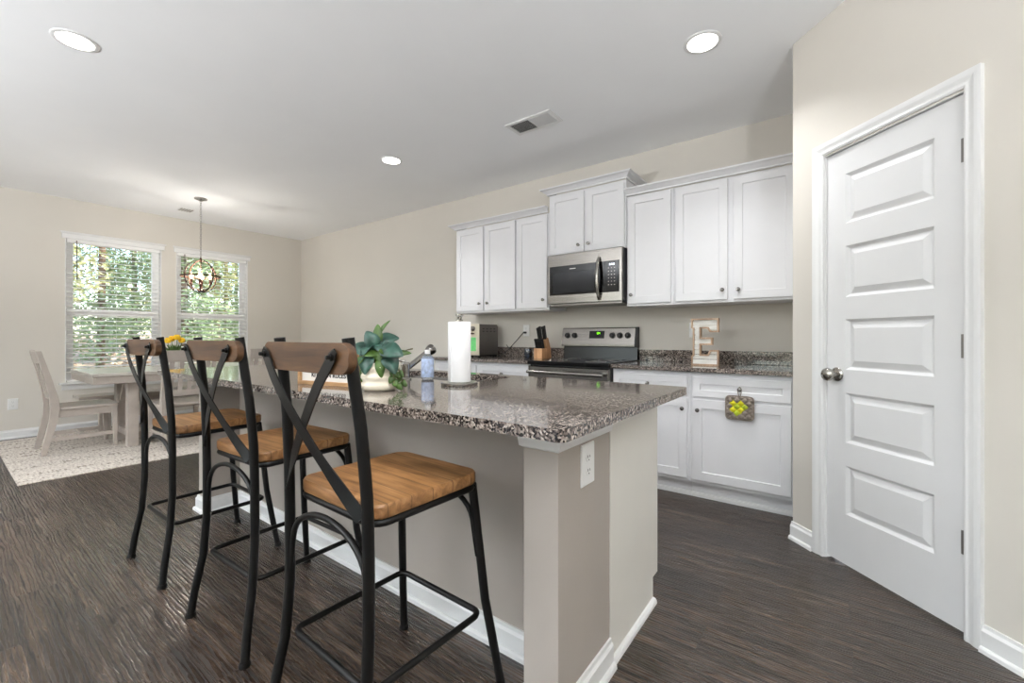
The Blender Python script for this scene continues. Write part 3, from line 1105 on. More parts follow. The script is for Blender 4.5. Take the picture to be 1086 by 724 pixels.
MB().prism([(-2.3695, 0.0), (-1.932, 0.0), (-1.932, 0.105), (-1.874, 0.105), (-1.874, 0.884), (-2.3695, 0.884)], IX0 - 0.002, IX0 + 0.012, 'x').build('end_panel', 'panel', isl)
bb = baseboard('back_baseboard', (IX1 - 0.1185, -2.5205), (IX0 + 0.1185, -2.5205), parent=isl)
MB().box(IX0 + 0.013, IX1 - 0.013, -2.369, -1.893, 0.105, 0.700).build('cabinet_body', 'panel', isl)
MB().box(IX0 + 0.013, IX1 - 0.013, -1.915, -1.893, 0.7001, 0.884).build('face_rail', 'panel', isl)
MB().box(IX0 + 0.013, IX1 - 0.013, -2.369, -1.945, 0.0, 0.1045).build('toe_kick', 'cabinet', isl)
xs = [IX0 + 0.03 + k * (IX1 - IX0 - 0.06) / 6 for k in range(7)]
for a, c in zip(xs, xs[1:]):
    b = MB()
    shaker(b, -c + 0.008, -a - 0.008, 0.14, 0.69, 1.873, 1.8925)
    bmesh.ops.transform(b.bm, matrix=rot('Z', 180), verts=b.bm.verts)
    d_ = b.build('door', 'cabinet', isl)
    b = MB()
    shaker(b, -c + 0.008, -a - 0.008, 0.71, 0.85, 1.873, 1.8925, rail=0.04)
    bmesh.ops.transform(b.bm, matrix=rot('Z', 180), verts=b.bm.verts)
    b.build('drawer', 'cabinet', isl)

# island worktop with the sink cut out
GX0, GX1, GY0, GY1, GZ0, GZ1 = 3.845, 6.777, -2.912, -1.868, 0.884, 0.914
SX0, SX1, SY0, SY1 = 5.20, 5.935, -2.29, -1.955
b = MB()


def rrect(x0, x1, y0, y1, r, n=5):
    out = []
    for cx_, cy_, a0 in ((x1 - r, y1 - r, 0), (x0 + r, y1 - r, PI / 2), (x0 + r, y0 + r, PI), (x1 - r, y0 + r, 1.5 * PI)):
        for k in range(n + 1):
            a = a0 + PI / 2 * k / n
            out.append((cx_ + r * math.cos(a), cy_ + r * math.sin(a)))
    return out


outer = rrect(GX0, GX1, GY0, GY1, 0.022)
inner = rrect(SX0, SX1, SY0, SY1, 0.04)
oe = [[b.bm.verts.new((x, y, z)) for x, y in outer] for z in (GZ0, GZ0 + .004, GZ1 - .004, GZ1)]
# slight eased edge
for i, (x, y) in enumerate(outer):
    pass
ie = [[b.bm.verts.new((x, y, z)) for x, y in inner] for z in (GZ0, GZ1)]
n = len(outer)
for r0, r1 in zip(oe, oe[1:]):
    for i in range(n):
        b.bm.faces.new((r0[i], r0[(i + 1) % n], r1[(i + 1) % n], r1[i]))
for i in range(len(inner)):
    j = (i + 1) % len(inner)
    b.bm.faces.new((ie[0][i], ie[1][i], ie[1][j], ie[0][j]))
for i in range(n):   # top and bottom annulus; both loops have the same count and order
    j = (i + 1) % n
    b.bm.faces.new((oe[3][i], oe[3][j], ie[1][j], ie[1][i]))
    b.bm.faces.new((oe[0][j], oe[0][i], ie[0][i], ie[0][j]))
gt = b.build('granite_countertop', 'granite')
tag(gt, 'long polished speckled granite slab on top of the island', 'countertop')

snk = thing('kitchen_sink', 'stainless undermount sink set into the island granite', 'sink', ((SX0 + SX1) / 2, (SY0 + SY1) / 2, 0.70))
b = MB()
rings = []
for inset, z in ((-0.02, 0.8835), (0.0, 0.8835), (0.004, 0.875), (0.012, 0.73), (0.03, 0.706), (0.07, 0.703)):
    rings.append([(x, y, z) for x, y in rrect(SX0 + inset, SX1 - inset, SY0 + inset, SY1 - inset, max(0.03, 0.045 - inset * .2))])
rv = [[b.bm.verts.new(p) for p in r] for r in rings]
for r0, r1 in zip(rv, rv[1:]):
    for i in range(len(r0)):
        j = (i + 1) % len(r0)
        b.bm.faces.new((r0[i], r0[j], r1[j], r1[i]))
b.bm.faces.new(rv[-1])
b.build('basin', 'sink', snk, smooth=40)
MB().lathe([(0, 0.7035), (0.042, 0.7035), (0.042, 0.706), (0.03, 0.707), (0, 0.7055)], c=((SX0 + SX1) / 2, (SY0 + SY1) / 2, 0), n=24).build('drain', 'chrome', snk, smooth=40)

fc = thing('kitchen_faucet', 'satin nickel pull-out faucet slanting up behind the island plant', 'faucet', (5.575, -2.365, GZ1))
MB().lathe([(0, 0), (0.029, 0), (0.029, 0.006), (0.023, 0.012), (0.022, 0.05), (0.023, 0.075), (0.015, 0.085), (0, 0.086)], c=(5.575, -2.365, GZ1), n=24).build('body', 'chrome', fc, smooth=40)
MB().tube([(5.575, -2.372, 0.955), (5.575, -2.345, 0.973), (5.575, -2.222, 1.044)], [0.0135, 0.0135, 0.0145], 16).build('spout', 'chrome', fc, smooth=50)
d = Vector((0, 0.86, 0.42)).normalized()
hd = MB()
mx = Matrix.Translation((5.575, -2.226, 1.042)) @ Vector((0, 0, 1)).rotation_difference(d).to_matrix().to_4x4()
hd.lathe([(0, 0), (0.0155, 0.0), (0.020, 0.008), (0.025, 0.018), (0.028, 0.034), (0.0275, 0.042), (0.022, 0.047), (0, 0.047)], n=22, mx=mx)
hh = hd.build('spray_head', 'knob', fc, smooth=40)
MB().tube([(5.575, -2.365, 1.0), (5.54, -2.395, 1.012), (5.48, -2.44, 1.03)], [0.007, 0.006, 0.005], 10).build('lever', 'chrome', fc, smooth=50)


def outlet(loc, rz, label, duplex=True, name='wall_outlet', w=0.078, h=0.122):
    r = thing(name, label, 'outlet', loc, rz)
    MB().rings_xz(-w / 2, w / 2, -h / 2, h / 2, [(0, -0.003), (0.003, -0.006)], 0).build('cover_plate', 'white_plastic', r, local=True)
    if duplex:
        for s in (-0.021, 0.021):
            f_ = MB().prism([(0.0165 * math.cos(a) , s + 0.0145 * math.sin(a)) for a in [2 * PI * k / 20 for k in range(20)]], -0.0075, -0.005, 'y').build('receptacle', 'white_plastic', r, local=True)
            b = MB()
            b.box(-0.0075, -0.0055, -0.0082, -0.0072, s + 0.000, s + 0.008).box(0.0055, 0.0075, -0.0082, -0.0072, s + 0.000, s + 0.007)
            b.prism([(0.0022 * math.cos(a), s - 0.007 + 0.0022 * math.sin(a)) for a in [2 * PI * k / 10 for k in range(10)]], -0.0082, -0.0072, 'y')
            b.build('slots', 'slot', f_, local=True)
    else:
        MB().box(-0.005, 0.005, -0.016, -0.005, -0.012, 0.012, rot('X', 12)).build('toggle', 'white_plastic', r, local=True)
    return r


outlet((IX1 + 0.0005, -2.543, 0.730), PI / 2, 'white outlet on the end post of the kitchen island', w=0.086, h=0.128)
outlet((0.0005, -3.22, 0.378), PI / 2, 'white outlet low on the dining wall beside the painted chair')
wo = outlet((4.662, -0.0005, 1.186), 0, 'white outlet above the granite with the black plug in it')
outlet((6.345, -0.0005, 1.178), 0, 'white switch plate half hidden behind the wooden letter', duplex=False)

# ------------------------------------------------------------------ bar stools
def bar_stool(cx_, cy_, rz, label):
    r = thing('bar_stool', label, 'bar stool', (cx_, cy_, 0), rz, group='iron and wood bar stools at the island')
    L = dict(local=True)
    zs = 0.704
    # seat: rounded board
    pts = rrect(-0.196, 0.196, -0.190, 0.198, 0.045, 6)
    s = MB()
    s.loft([[(x * k, y * k, z) for x, y in pts] for z, k in ((zs - 0.036, .985), (zs - 0.030, 1.0), (zs - 0.006, 1.0), (zs, .985))])
    s.build('seat', 'seat', r, smooth=30, **L)
    zf = zs - 0.036
    fr = MB()
    loop = rrect(-0.188, 0.188, -0.180, 0.188, 0.04, 5)
    fr.tube([(x, y, zf - 0.011) for x, y in loop], 0.011, 8, closed=True)
    fr.build('seat_frame', 'iron', r, smooth=50, **L)
    for sx in (-1, 1):
        for fy in (0, 1):
            b = MB().tube([(sx * 0.12, -0.12 + 0.24 * fy, zf - 0.016), (sx * 0.12, -0.12 + 0.24 * fy, zf + 0.001)], 0.008, 8)
            b.build('screw', 'iron', r, **L)
    for sx in (-1, 1):
        # back leg runs up into the back post
        path = [(sx * 0.231, -0.256, 0.0), (sx * 0.222, -0.244, 0.10), (sx * 0.207, -0.220, 0.24), (sx * 0.201, -0.209, 0.40), (sx * 0.201, -0.209, 0.60),
                (sx * 0.199, -0.212, 0.74), (sx * 0.190, -0.222, 0.90), (sx * 0.182, -0.236, 1.02), (sx * 0.178, -0.2490, 1.122)]
        lg = MB().tube(path, 0.0148, 14).build('back_leg', 'iron', r, smooth=50, **L)
        MB().lathe([(0, 0), (0.019, 0), (0.020, 0.006), (0.016, 0.016), (0, 0.016)], c=(sx * 0.231, -0.256, 0), n=14).build('foot_cap', 'iron', lg, smooth=40, **L)
        path = [(sx * 0.247, 0.243, 0.0), (sx * 0.206, 0.205, 0.30), (sx * 0.178, 0.176, zf - 0.004)]
        lg = MB().tube(path, 0.0140, 14).build('front_leg', 'iron', r, smooth=50, **L)
        MB().lathe([(0, 0), (0.018, 0), (0.019, 0.006), (0.015, 0.016), (0, 0.016)], c=(sx * 0.247, 0.243, 0), n=14).build('foot_cap', 'iron', lg, smooth=40, **L)
    # footrest ring with rounded corners
    q = []
    for x, y in rrect(-0.193, 0.193, -0.200, 0.198, 0.03, 5):
        q.append((x, y, 0.255))
    MB().tube(q, 0.0095, 10, closed=True).build('footrest', 'iron', r, smooth=50, **L)
    # arches under the seat, back and front
    a_b = [(-0.196, -0.212, 0.42)] + [(-0.196 * math.cos(t) * .97, -0.206, 0.50 + 0.135 * math.sin(t) ** .8) for t in [PI * k / 18 for k in range(1, 18)]] + [(0.196, -0.212, 0.42)]
    MB().tube(a_b, 0.0085, 10).build('arch_brace', 'iron', r, smooth=50, **L)
    a_f = [(-0.192, 0.186, 0.44)] + [(-0.180 * math.cos(t) * .97, 0.184, 0.52 + 0.115 * math.sin(t) ** .8) for t in [PI * k / 18 for k in range(1, 18)]] + [(0.192, 0.186, 0.44)]
    MB().tube(a_f, 0.0085, 10).build('arch_brace', 'iron', r, smooth=50, **L)
    # curved wooden back rail
    b = MB()
    rings = []
    W = 0.220
    for k in range(33):
        t = -math.cos(PI * k / 32)
        x = W * t + 0.006
        y = -0.2660 - 0.012 * (1 - t * t)
        e = min(1.0, (1 - abs(t)) * W / 0.036)
        hh_ = 0.008 + 0.029 * math.sqrt(max(0.0, 1 - (1 - e) ** 2))
        zc = 1.074
        rings.append([(x, y - 0.0105, zc - hh_), (x, y - 0.0115, zc), (x, y - 0.0105, zc + hh_), (x, y + 0.0105, zc + hh_), (x, y + 0.0115, zc), (x, y + 0.0105, zc - hh_)])
    b.loft(rings)
    b.build('back_rail', 'rail', r, bevel=0.004, smooth=35, **L)
    # crossed flat straps
    for sx, lift in ((1, 0.0), (-1, 0.006)):
        n_ = 22
        rings = []
        P = []
        for k in range(n_ + 1):
            t = k / n_
            x = sx * (0.176 + (-0.192 - 0.176) * t)
            z = 1.078 + (0.690 - 1.078) * t
            y = -0.2880 - lift * math.sin(PI * t) + (0.2880 - 0.222) * (max(0.0, (t - 0.14) / 0.86) ** 1.4)
            P.append(Vector((x, y, z)))
        P.insert(0, P[0] - (P[1] - P[0]).normalized() * 0.020)
        for k, p_ in enumerate(P):
            d_ = (P[min(k + 1, len(P) - 1)] - P[max(k - 1, 0)]).normalized()
            t = max(0.0, (k / (len(P) - 1) - 0.72) / 0.28)
            nrm = Vector((sx * -t * 0.9, -1, 0)).normalized()
            nrm = (nrm - d_ * nrm.dot(d_)).normalized()
            sd = nrm.cross(d_).normalized()
            w_ = 0.0165 if k > 1 else (0.008 if k == 0 else 0.0155)
            rings.append([p_ - sd * w_ - nrm * .0018, p_ + sd * w_ - nrm * .0018, p_ + sd * w_ + nrm * .0018, p_ - sd * w_ + nrm * .0018])
        st = MB().loft(rings).build('cross_strap', 'iron', r, smooth=35, **L)
        MB().lathe([(0, 0), (0.009, 0), (0.009, 0.006), (0.005, 0.006), (0.005, 0.015), (0, 0.016)], n=12, mx=rot('X', 90), c=(sx * 0.176, -0.2892, 1.078)).build('bolt', 'iron', st, smooth=40, **L)
    return r


bar_stool(4.617, -2.890, 0.017, 'iron bar stool with wooden seat nearest the dining table')
bar_stool(5.412, -2.873, 0.035, 'iron bar stool with wooden seat between the other two stools')
bar_stool(6.174, -2.918, -0.026, 'iron bar stool with wooden seat nearest the island end with the outlet')

# ------------------------------------------------------------------ dining set
rug = MB().box(0.18, 2.355, -3.372, -0.30, 0.0005, 0.011).build('area_rug', 'rug', bevel=0.003)
tag(rug, 'cream and grey distressed area rug under the dining table', 'rug')
TZ = 0.768
RZ = 0.011
tb = thing('dining_table', 'weathered white trestle dining table on the rug', 'table', (1.10, -1.85, RZ))
TX0, TX1, TY0, TY1 = 0.55, 1.655, -2.855, -0.86
tp = MB()
tp.box(TX0, TX1, TY0, TY1, TZ - 0.034, TZ)
tp.build('tabletop', 'dining_top', tb, bevel=0.006)
b = MB()
b.box(TX0 + 0.012, TX1 - 0.012, TY0 + 0.012, TY0 + 0.035, TZ - 0.105, TZ - 0.0345).box(TX0 + 0.012, TX1 - 0.012, TY1 - 0.035, TY1 - 0.012, TZ - 0.105, TZ - 0.0345)
b.box(TX0 + 0.012, TX0 + 0.035, TY0 + 0.035, TY1 - 0.035, TZ - 0.105, TZ - 0.0345).box(TX1 - 0.035, TX1 - 0.012, TY0 + 0.035, TY1 - 0.035, TZ - 0.105, TZ - 0.0345)
b.build('apron', 'dining', tb, bevel=0.002)
for ly in (-2.53, -1.08):
    for lx in (1.505, 1.06):
        MB().box(lx - 0.045, lx + 0.045, ly - 0.045, ly + 0.045, RZ, TZ - 0.0345).build('leg', 'dining', tb, bevel=0.004)
    b = MB()
    b.box(1.1055, 1.4595, ly - 0.03, ly + 0.03, 0.10, 0.17)
    b.build('lower_rail', 'dining', tb, bevel=0.003)
    b = MB().beam((1.1055, ly, 0.44), (1.275, ly, TZ - 0.11), 0.04, 0.04, (0, 1, 0)).beam((1.4595, ly, 0.44), (1.29, ly, TZ - 0.11), 0.04, 0.04, (0, 1, 0))
    b.build('v_brace', 'dining', tb)
MB().box(1.25, 1.31, -2.4995, -1.1105, 0.11, 0.16).build('stretcher', 'dining', tb, bevel=0.003)


def dining_chair(cx_, cy_, rz, label):
    """local: sitter faces +y"""
    r = thing('dining_chair', label, 'chair', (cx_, cy_, RZ), rz, group='painted slat-back dining chairs')
    L = dict(local=True)
    b = MB()
    pts = rrect(-0.225, 0.225, -0.195, 0.235, 0.03, 4)
    b.loft([[(x * k, y * k, z) for x, y in pts] for z, k in ((0.408, .98), (0.414, 1), (0.428, 1), (0.434, .985))])
    b.build('seat', 'dining', r, smooth=30, **L)
    b = MB()
    b.box(-0.20, 0.20, 0.185, 0.205, 0.34, 0.4075).box(-0.205, -0.185, -0.195, 0.185, 0.34, 0.4075).box(0.185, 0.205, -0.195, 0.185, 0.34, 0.4075)
    b.build('seat_apron', 'dining', r, bevel=0.002, **L)
    for sx in (-1, 1):
        b = MB().loft([[(sx * x0 + dx, y0 + dy, z) for dx, dy in ((-w, -w), (w, -w), (w, w), (-w, w))] for x0, y0, z, w in ((0.205, 0.205, 0, 0.015), (0.203, 0.203, 0.25, 0.0195), (0.2, 0.2, 0.4075, 0.0205))])
        b.build('front_leg', 'dining', r, bevel=0.003, **L)
        path = [(-0.300, 0.0), (-0.262, 0.18), (-0.232, 0.33), (-0.222, 0.44), (-0.236, 0.56), (-0.275, 0.74), (-0.330, 0.975)]
        rings = []
        for k, (y, z) in enumerate(path):
            hw, hd_ = 0.017, (0.020, 0.025, 0.030, 0.033, 0.029, 0.024, 0.018)[k]
            rings.append([(sx * 0.208 + dx, y + dy, z) for dx, dy in ((-hw, -hd_), (hw, -hd_), (hw, hd_), (-hw, hd_))])
        MB().loft(rings).build('back_post', 'dining', r, bevel=0.003, smooth=30, **L)
        MB().box(sx * 0.205 - 0.009, sx * 0.205 + 0.009, -0.262, 0.19, 0.12, 0.155).build('side_stretcher', 'dining', r, bevel=0.002, **L)
    MB().box(-0.195, 0.195, -0.03, -0.012, 0.125, 0.15).build('cross_stretcher', 'dining', r, bevel=0.002, **L)

    def bow(z0, z1, y0, y1, th, name):
        rings = []
        for k in range(11):
            t = -1 + 2 * k / 10
            c_ = -0.022 * (1 - t * t)
            rings.append([(t * 0.191, y0 + c_ - th, z0), (t * 0.191, y0 + c_ + th, z0), (t * 0.191, y1 + c_ + th, z1), (t * 0.191, y1 + c_ - th, z1)])
        MB().loft(rings).build(name, 'dining', r, bevel=0.002, smooth=30, **L)
    bow(0.862, 0.975, -0.304, -0.330, 0.011, 'top_rail')
    bow(0.515, 0.575, -0.228, -0.240, 0.010, 'lower_rail')
    for k in range(5):
        t = -1 + 2 * (k + 0.5) / 5
        x = t * 0.191
        c_ = -0.022 * (1 - t * t)
        b = MB().loft([[(x + dx, y + c_ + dy, z) for dx, dy in ((-.019, -.006), (.019, -.006), (.019, .006), (-.019, .006))] for y, z in ((-0.240, 0.574), (-0.268, 0.72), (-0.304, 0.8625))])
        b.build('back_slat', 'dining', r, smooth=30, **L)
    return r


dining_chair(1.145, -2.835, 0.0, 'painted slat-back chair at the end of the table, by the wall outlet')
dining_chair(1.72, -2.185, PI / 2, 'painted slat-back chair on the island side, in front of the yellow tulips')
dining_chair(1.72, -1.41, PI / 2, 'painted slat-back chair on the island side, farther from the wall outlet')
bn = thing('dining_bench', 'weathered white bench along the window side of the table', 'bench', (0.44, -1.85, RZ))
MB().box(0.26, 0.62, -2.79, -0.92, 0.42, 0.452).build('seat', 'dining', bn, bevel=0.005)
for ly in (-2.55, -1.16):
    for lx in (0.33, 0.55):
        MB().loft([[(lx + s * 0.03 * (1 - z / .42) + dx, ly + dy, z) for dx, dy in ((-.03, -.03), (.03, -.03), (.03, .03), (-.03, .03))] for z in (RZ, 0.4195) for s in [1 if lx > .44 else -1]]).build('leg', 'dining', bn, bevel=0.003)
MB().box(0.42, 0.46, -2.52, -1.19, 0.34, 0.4195).build('stretcher', 'dining', bn, bevel=0.002)
MB().box(0.36, 0.52, -2.57, -2.53, 0.33, 0.4195).build('cross_rail', 'dining', bn)
MB().box(0.36, 0.52, -1.18, -1.14, 0.33, 0.4195).build('cross_rail', 'dining', bn)

vs = thing('flower_vase', 'white vase holding the yellow tulips on the dining table', 'vase', (1.10, -2.05, TZ))
MB().lathe([(0, 0), (0.045, 0), (0.055, 0.03), (0.058, 0.07), (0.048, 0.12), (0.040, 0.145), (0.044, 0.155), (0.041, 0.155), (0.037, 0.145), (0.045, 0.12), (0.05, 0.05), (0, 0.02)], c=(1.10, -2.05, TZ), n=28).build('vessel', 'vase', vs, smooth=40)
for k, (dx, dy, dz, sz) in enumerate(((0.03, -0.085, 0.0, 1.0), (-0.02, -0.035, 0.02, .95), (0.035, 0.0, 0.035, 1.1), (0.0, 0.055, 0.0, 1.0))):
    t_ = thing('yellow_tulip', 'yellow tulip standing in the vase on the dining table', 'flower', (1.10, -2.05, TZ + 0.05), group='yellow tulips in the vase')
    top = Vector((1.10 + dx, -2.05 + dy, 1.045 + dz))
    MB().tube([(1.10 + dx * .15, -2.05 + dy * .15, TZ + 0.05), (1.10 + dx * .5, -2.05 + dy * .5, 0.94), tuple(top)], 0.004, 7).build('stem', 'leaf_green', t_, smooth=60)
    b = MB()
    b.lathe([(0, 0), (0.022 * sz, 0.004), (0.034 * sz, 0.022), (0.034 * sz, 0.042), (0.022 * sz, 0.062), (0.012 * sz, 0.066), (0, 0.05)], c=top, n=12)
    b.build('blossom', 'yellow', t_, smooth=40)
    b = MB()
    for s in (-1, 1):
        w_ = 0.016
        pth = [Vector((1.10 + dx * .3, -2.05 + dy * .3, 0.90)), Vector((1.10 + dx * .7 + s * .012, -2.05 + dy * .8 + s * 0.02, 0.98)), Vector((1.10 + dx * 1.1 + s * .02, -2.05 + dy * 1.2 + s * .035, 1.03))]
        for a_, c_, w0, w1 in ((pth[0], pth[1], .008, w_), (pth[1], pth[2], w_, .002)):
            b.loft([[p_ + Vector((.001, -w2, 0)), p_ + Vector((.001, w2, 0)), p_ + Vector((-.001, w2, 0)), p_ + Vector((-.001, -w2, 0))] for p_, w2 in ((a_, w0), (c_, w1))])
    b.build('leaf', 'leaf_green', t_)

# ------------------------------------------------------------------ ceiling fittings
def can_light(x, y, label, group='round recessed ceiling lights', vis=True):
    r = thing('recessed_light', label, 'ceiling light', (x, y, CEIL), group=group)
    MB().lathe([(0.078, -0.0045), (0.092, -0.006), (0.098, -0.003), (0.099, 0.0), (0.078, 0.0)], c=(x, y, CEIL), n=40, ring=True).build('trim_ring', 'trim', r, smooth=40)
    MB().lathe([(0, -0.003), (0.077, -0.0042), (0.077, -0.001), (0, -0.001)], c=(x, y, CEIL), n=36).build('diffuser', 'diffuser', r, smooth=40)
    ld = bpy.data.lights.new('can_glow', 'AREA')
    ld.shape = 'DISK'
    ld.size = 0.15
    ld.energy = CAN_POWER
    ld.color = CAN_COLOR
    ld.spread = math.radians(112)
    lo = bpy.data.objects.new('can_glow', ld)
    COL.objects.link(lo)
    lo.parent = r
    lo.location = (0, 0, -0.012)
    return r


can_light(3.915, -3.285, 'lit recessed ceiling light over the floor beside the bar stools')
can_light(6.684, -1.209, 'lit recessed ceiling light between the cabinets and the pantry door')
can_light(3.983, -1.217, 'lit recessed ceiling light between the vent and the chandelier')
can_light(6.684, -3.285, 'recessed ceiling light above the viewer', group='recessed lights out of view')
for x, y in ((1.3, -5.6), (3.95, -5.6), (6.68, -5.6), (1.3, -7.9), (3.95, -7.9), (6.68, -7.9)):
    can_light(x, y, 'recessed ceiling light in the living area', group='recessed lights out of view')

vn = thing('ceiling_vent', 'white rectangular ceiling register near the wall cabinets', 'vent', (5.432, -1.019, CEIL))
x0, x1, y0, y1 = 5.230, 5.634, -1.118, -0.920
b = MB()
b.box(x0, x1, y0, y0 + 0.028, CEIL - 0.008, CEIL).box(x0, x1, y1 - 0.028, y1, CEIL - 0.008, CEIL)
b.box(x0, x0 + 0.03, y0 + 0.028, y1 - 0.028, CEIL - 0.008, CEIL).box(x1 - 0.03, x1, y0 + 0.028, y1 - 0.028, CEIL - 0.008, CEIL)
xm = (x0 + x1) / 2
b.box(xm - 0.006, xm + 0.006, y0 + 0.028, y1 - 0.028, CEIL - 0.008, CEIL)
b.build('frame', 'trim', vn, bevel=0.002)
MB().box(x0 + 0.03, x1 - 0.03, y0 + 0.028, y1 - 0.028, CEIL - 0.0012, CEIL - 0.0002).build('duct_backing', 'slot', vn)
for side, s0, s1, ang in ((0, x0 + 0.03, xm - 0.006, 42), (1, xm + 0.006, x1 - 0.03, -42)):
    b = MB()
    k = s0 + 0.008
    while k < s1 - 0.004:
        b.box(-0.006, 0.006, y0 + 0.028, y1 - 0.028, -0.0006, 0.0006, Matrix.Translation((k, 0, CEIL - 0.006)) @ rot('Y', ang))
        k += 0.0115
    b.build('louvers', 'trim', vn)
sd_ = thing('ceiling_register', 'small grey ceiling register near the dining windows', 'vent', (0.58, -1.80, CEIL))
b = MB().box(0.50, 0.66, -1.875, -1.725, CEIL - 0.006, CEIL)
b.build('frame', 'trim', sd_, bevel=0.002)
b = MB()
for k in range(5):
    b.box(0.515, 0.645, -1.866 + k * 0.028, -1.866 + k * 0.028 + 0.016, CEIL - 0.009, CEIL - 0.0062)
b.build('louvers', 'steel_dark', sd_)

# chandelier
CX, CY = 1.264, -1.855
ch = thing('orb_chandelier', 'bronze orb chandelier with candle bulbs over the dining table', 'chandelier', (CX, CY, CEIL))
MB().lathe([(0, -0.030), (0.020, -0.030), (0.030, -0.022), (0.064, -0.012), (0.066, 0.0), (0, 0.0)], c=(CX, CY, CEIL), n=28).build('canopy', 'chrome', ch, smooth=40)
b = MB()
zc, k = CEIL - 0.03, 0
while zc > 2.045:
    pl = 'xz' if k % 2 else 'yz'
    b.tube(arc((CX, CY, zc - 0.014), 0.008, 0, 2 * PI, 12, pl, ry=0.0165)[:-1], 0.0019, 5, closed=True)
    zc -= 0.026
    k += 1
b.build('chain', 'steel_dark', ch, smooth=60)
OZ, OR = 1.832, 0.190
for ang in (20, 110):
    b = MB()
    rings = []
    for k in range(48):
        a = 2 * PI * k / 48
        c_, s_ = math.cos(a), math.sin(a)
        rings.append([(r_ * c_, w_, r_ * s_) for r_, w_ in ((OR - .003, -.008), (OR + .003, -.008), (OR + .003, .008), (OR - .003, .008))])
    b.loft(rings, closed=True)
    b.build('vertical_ring', 'bronze', ch, smooth=40, xf=Matrix.Translation((CX, CY, OZ)) @ rot('Z', ang))
b = MB()
rings = []
for k in range(48):
    a = 2 * PI * k / 48
    rings.append([(CX + r_ * math.cos(a), CY + r_ * math.sin(a), OZ + w_) for r_, w_ in ((OR + .004, -.009), (OR + .010, -.009), (OR + .010, .009), (OR + .004, .009))])
b.loft(rings, closed=True)
for ang in (20, 110, 200, 290):
    a = math.radians(ang)
    b.sphere((CX + (OR + .014) * math.cos(a), CY + (OR + .014) * math.sin(a), OZ), 0.010, 1)
b.build('horizontal_ring', 'bronze', ch, smooth=40)
MB().lathe([(0, -0.02), (0.010, -0.02), (0.016, 0.0), (0.010, 0.02), (0.006, 0.035), (0, 0.036)], c=(CX, CY, OZ + OR), n=16).build('top_hub', 'bronze', ch, smooth=40)
MB().lathe([(0, -0.012), (0.02, -0.010), (0.045, 0.004), (0.03, 0.018), (0.008, 0.025), (0.006, 0.09), (0, 0.09)], c=(CX, CY, OZ - OR + .02), n=20).build('bottom_hub', 'bronze', ch, smooth=40)
MB().tube([(CX, CY, OZ - 0.10), (CX, CY, OZ + OR)], 0.005, 8).build('center_rod', 'bronze', ch, smooth=60)
for ang in (65, 155, 245, 335):
    a = math.radians(ang)
    ux, uy = math.cos(a), math.sin(a)
    q = [(CX + ux * .01, CY + uy * .01, OZ - 0.155), (CX + ux * .05, CY + uy * .05, OZ - 0.150), (CX + ux * .085, CY + uy * .085, OZ - 0.125), (CX + ux * .09, CY + uy * .09, OZ - 0.09)]
    am = MB().tube(q, 0.0055, 8).build('candle_arm', 'bronze', ch, smooth=60)
    MB().lathe([(0, 0), (0.020, 0.0), (0.013, 0.006), (0.011, 0.008), (0.011, 0.062), (0, 0.062)], c=(CX + ux * .09, CY + uy * .09, OZ - 0.092), n=14).build('candle_sleeve', 'bronze', am, smooth=40)
    MB().lathe([(0, 0), (0.008, 0.002), (0.016, 0.022), (0.015, 0.038), (0.006, 0.064), (0.001, 0.075)], c=(CX + ux * .09, CY + uy * .09, OZ - 0.030), n=14).build('bulb', 'bulb', am, smooth=60)
    pl_ = bpy.data.lights.new('candle_glow', 'POINT')
    pl_.energy = BULB_POWER
    pl_.shadow_soft_size = 0.018
    pl_.color = (1.0, 0.95, 0.88)
    po_ = bpy.data.objects.new('candle_glow', pl_)
    COL.objects.link(po_)
    po_.parent = ch
    po_.location = (ux * .09, uy * .09, OZ + 0.075 - CEIL)

# added fill lights behind the viewer, shaped as floor lamps, to brighten the ceiling
def fill_torchiere(x, y, label, power, zt=1.45):
    r = thing('fill_uplight', label, 'fill lamp', (x, y, 0), group='added fill uplights out of view')
    MB().lathe([(0, 0), (0.14, 0), (0.14, 0.015), (0.03, 0.03), (0, 0.03)], c=(x, y, 0), n=28).build('base', 'bronze', r, smooth=40)
    MB().lathe([(0, 0.03), (0.012, 0.03), (0.012, zt - 0.09), (0, zt - 0.09)], c=(x, y, 0), n=14).build('pole', 'bronze', r, smooth=40)
    MB().lathe([(0, zt - .09), (0.03, zt - .09), (0.12, zt - .05), (0.17, zt), (0.165, zt), (0.115, zt - .042), (0, zt - .08)], c=(x, y, 0), n=32).build('bowl', 'vase', r, smooth=40)
    ld = bpy.data.lights.new('uplight', 'AREA')
    ld.shape = 'DISK'
    ld.size = 0.28
    ld.energy = power
    ld.color = FILL_COLOR
    lo = bpy.data.objects.new('uplight', ld)
    COL.objects.link(lo)
    lo.parent = r
    lo.location = (0, 0, zt)
    lo.rotation_euler = (PI, 0, 0)
    return r


fill_torchiere(8.55, -4.55, 'added bronze fill uplight out of view, brightening the ceiling', FILL_POWER)
fill_torchiere(4.2, -7.0, 'added bronze fill uplight out of view, brightening the ceiling', FILL_POWER * 3.2, 1.25)

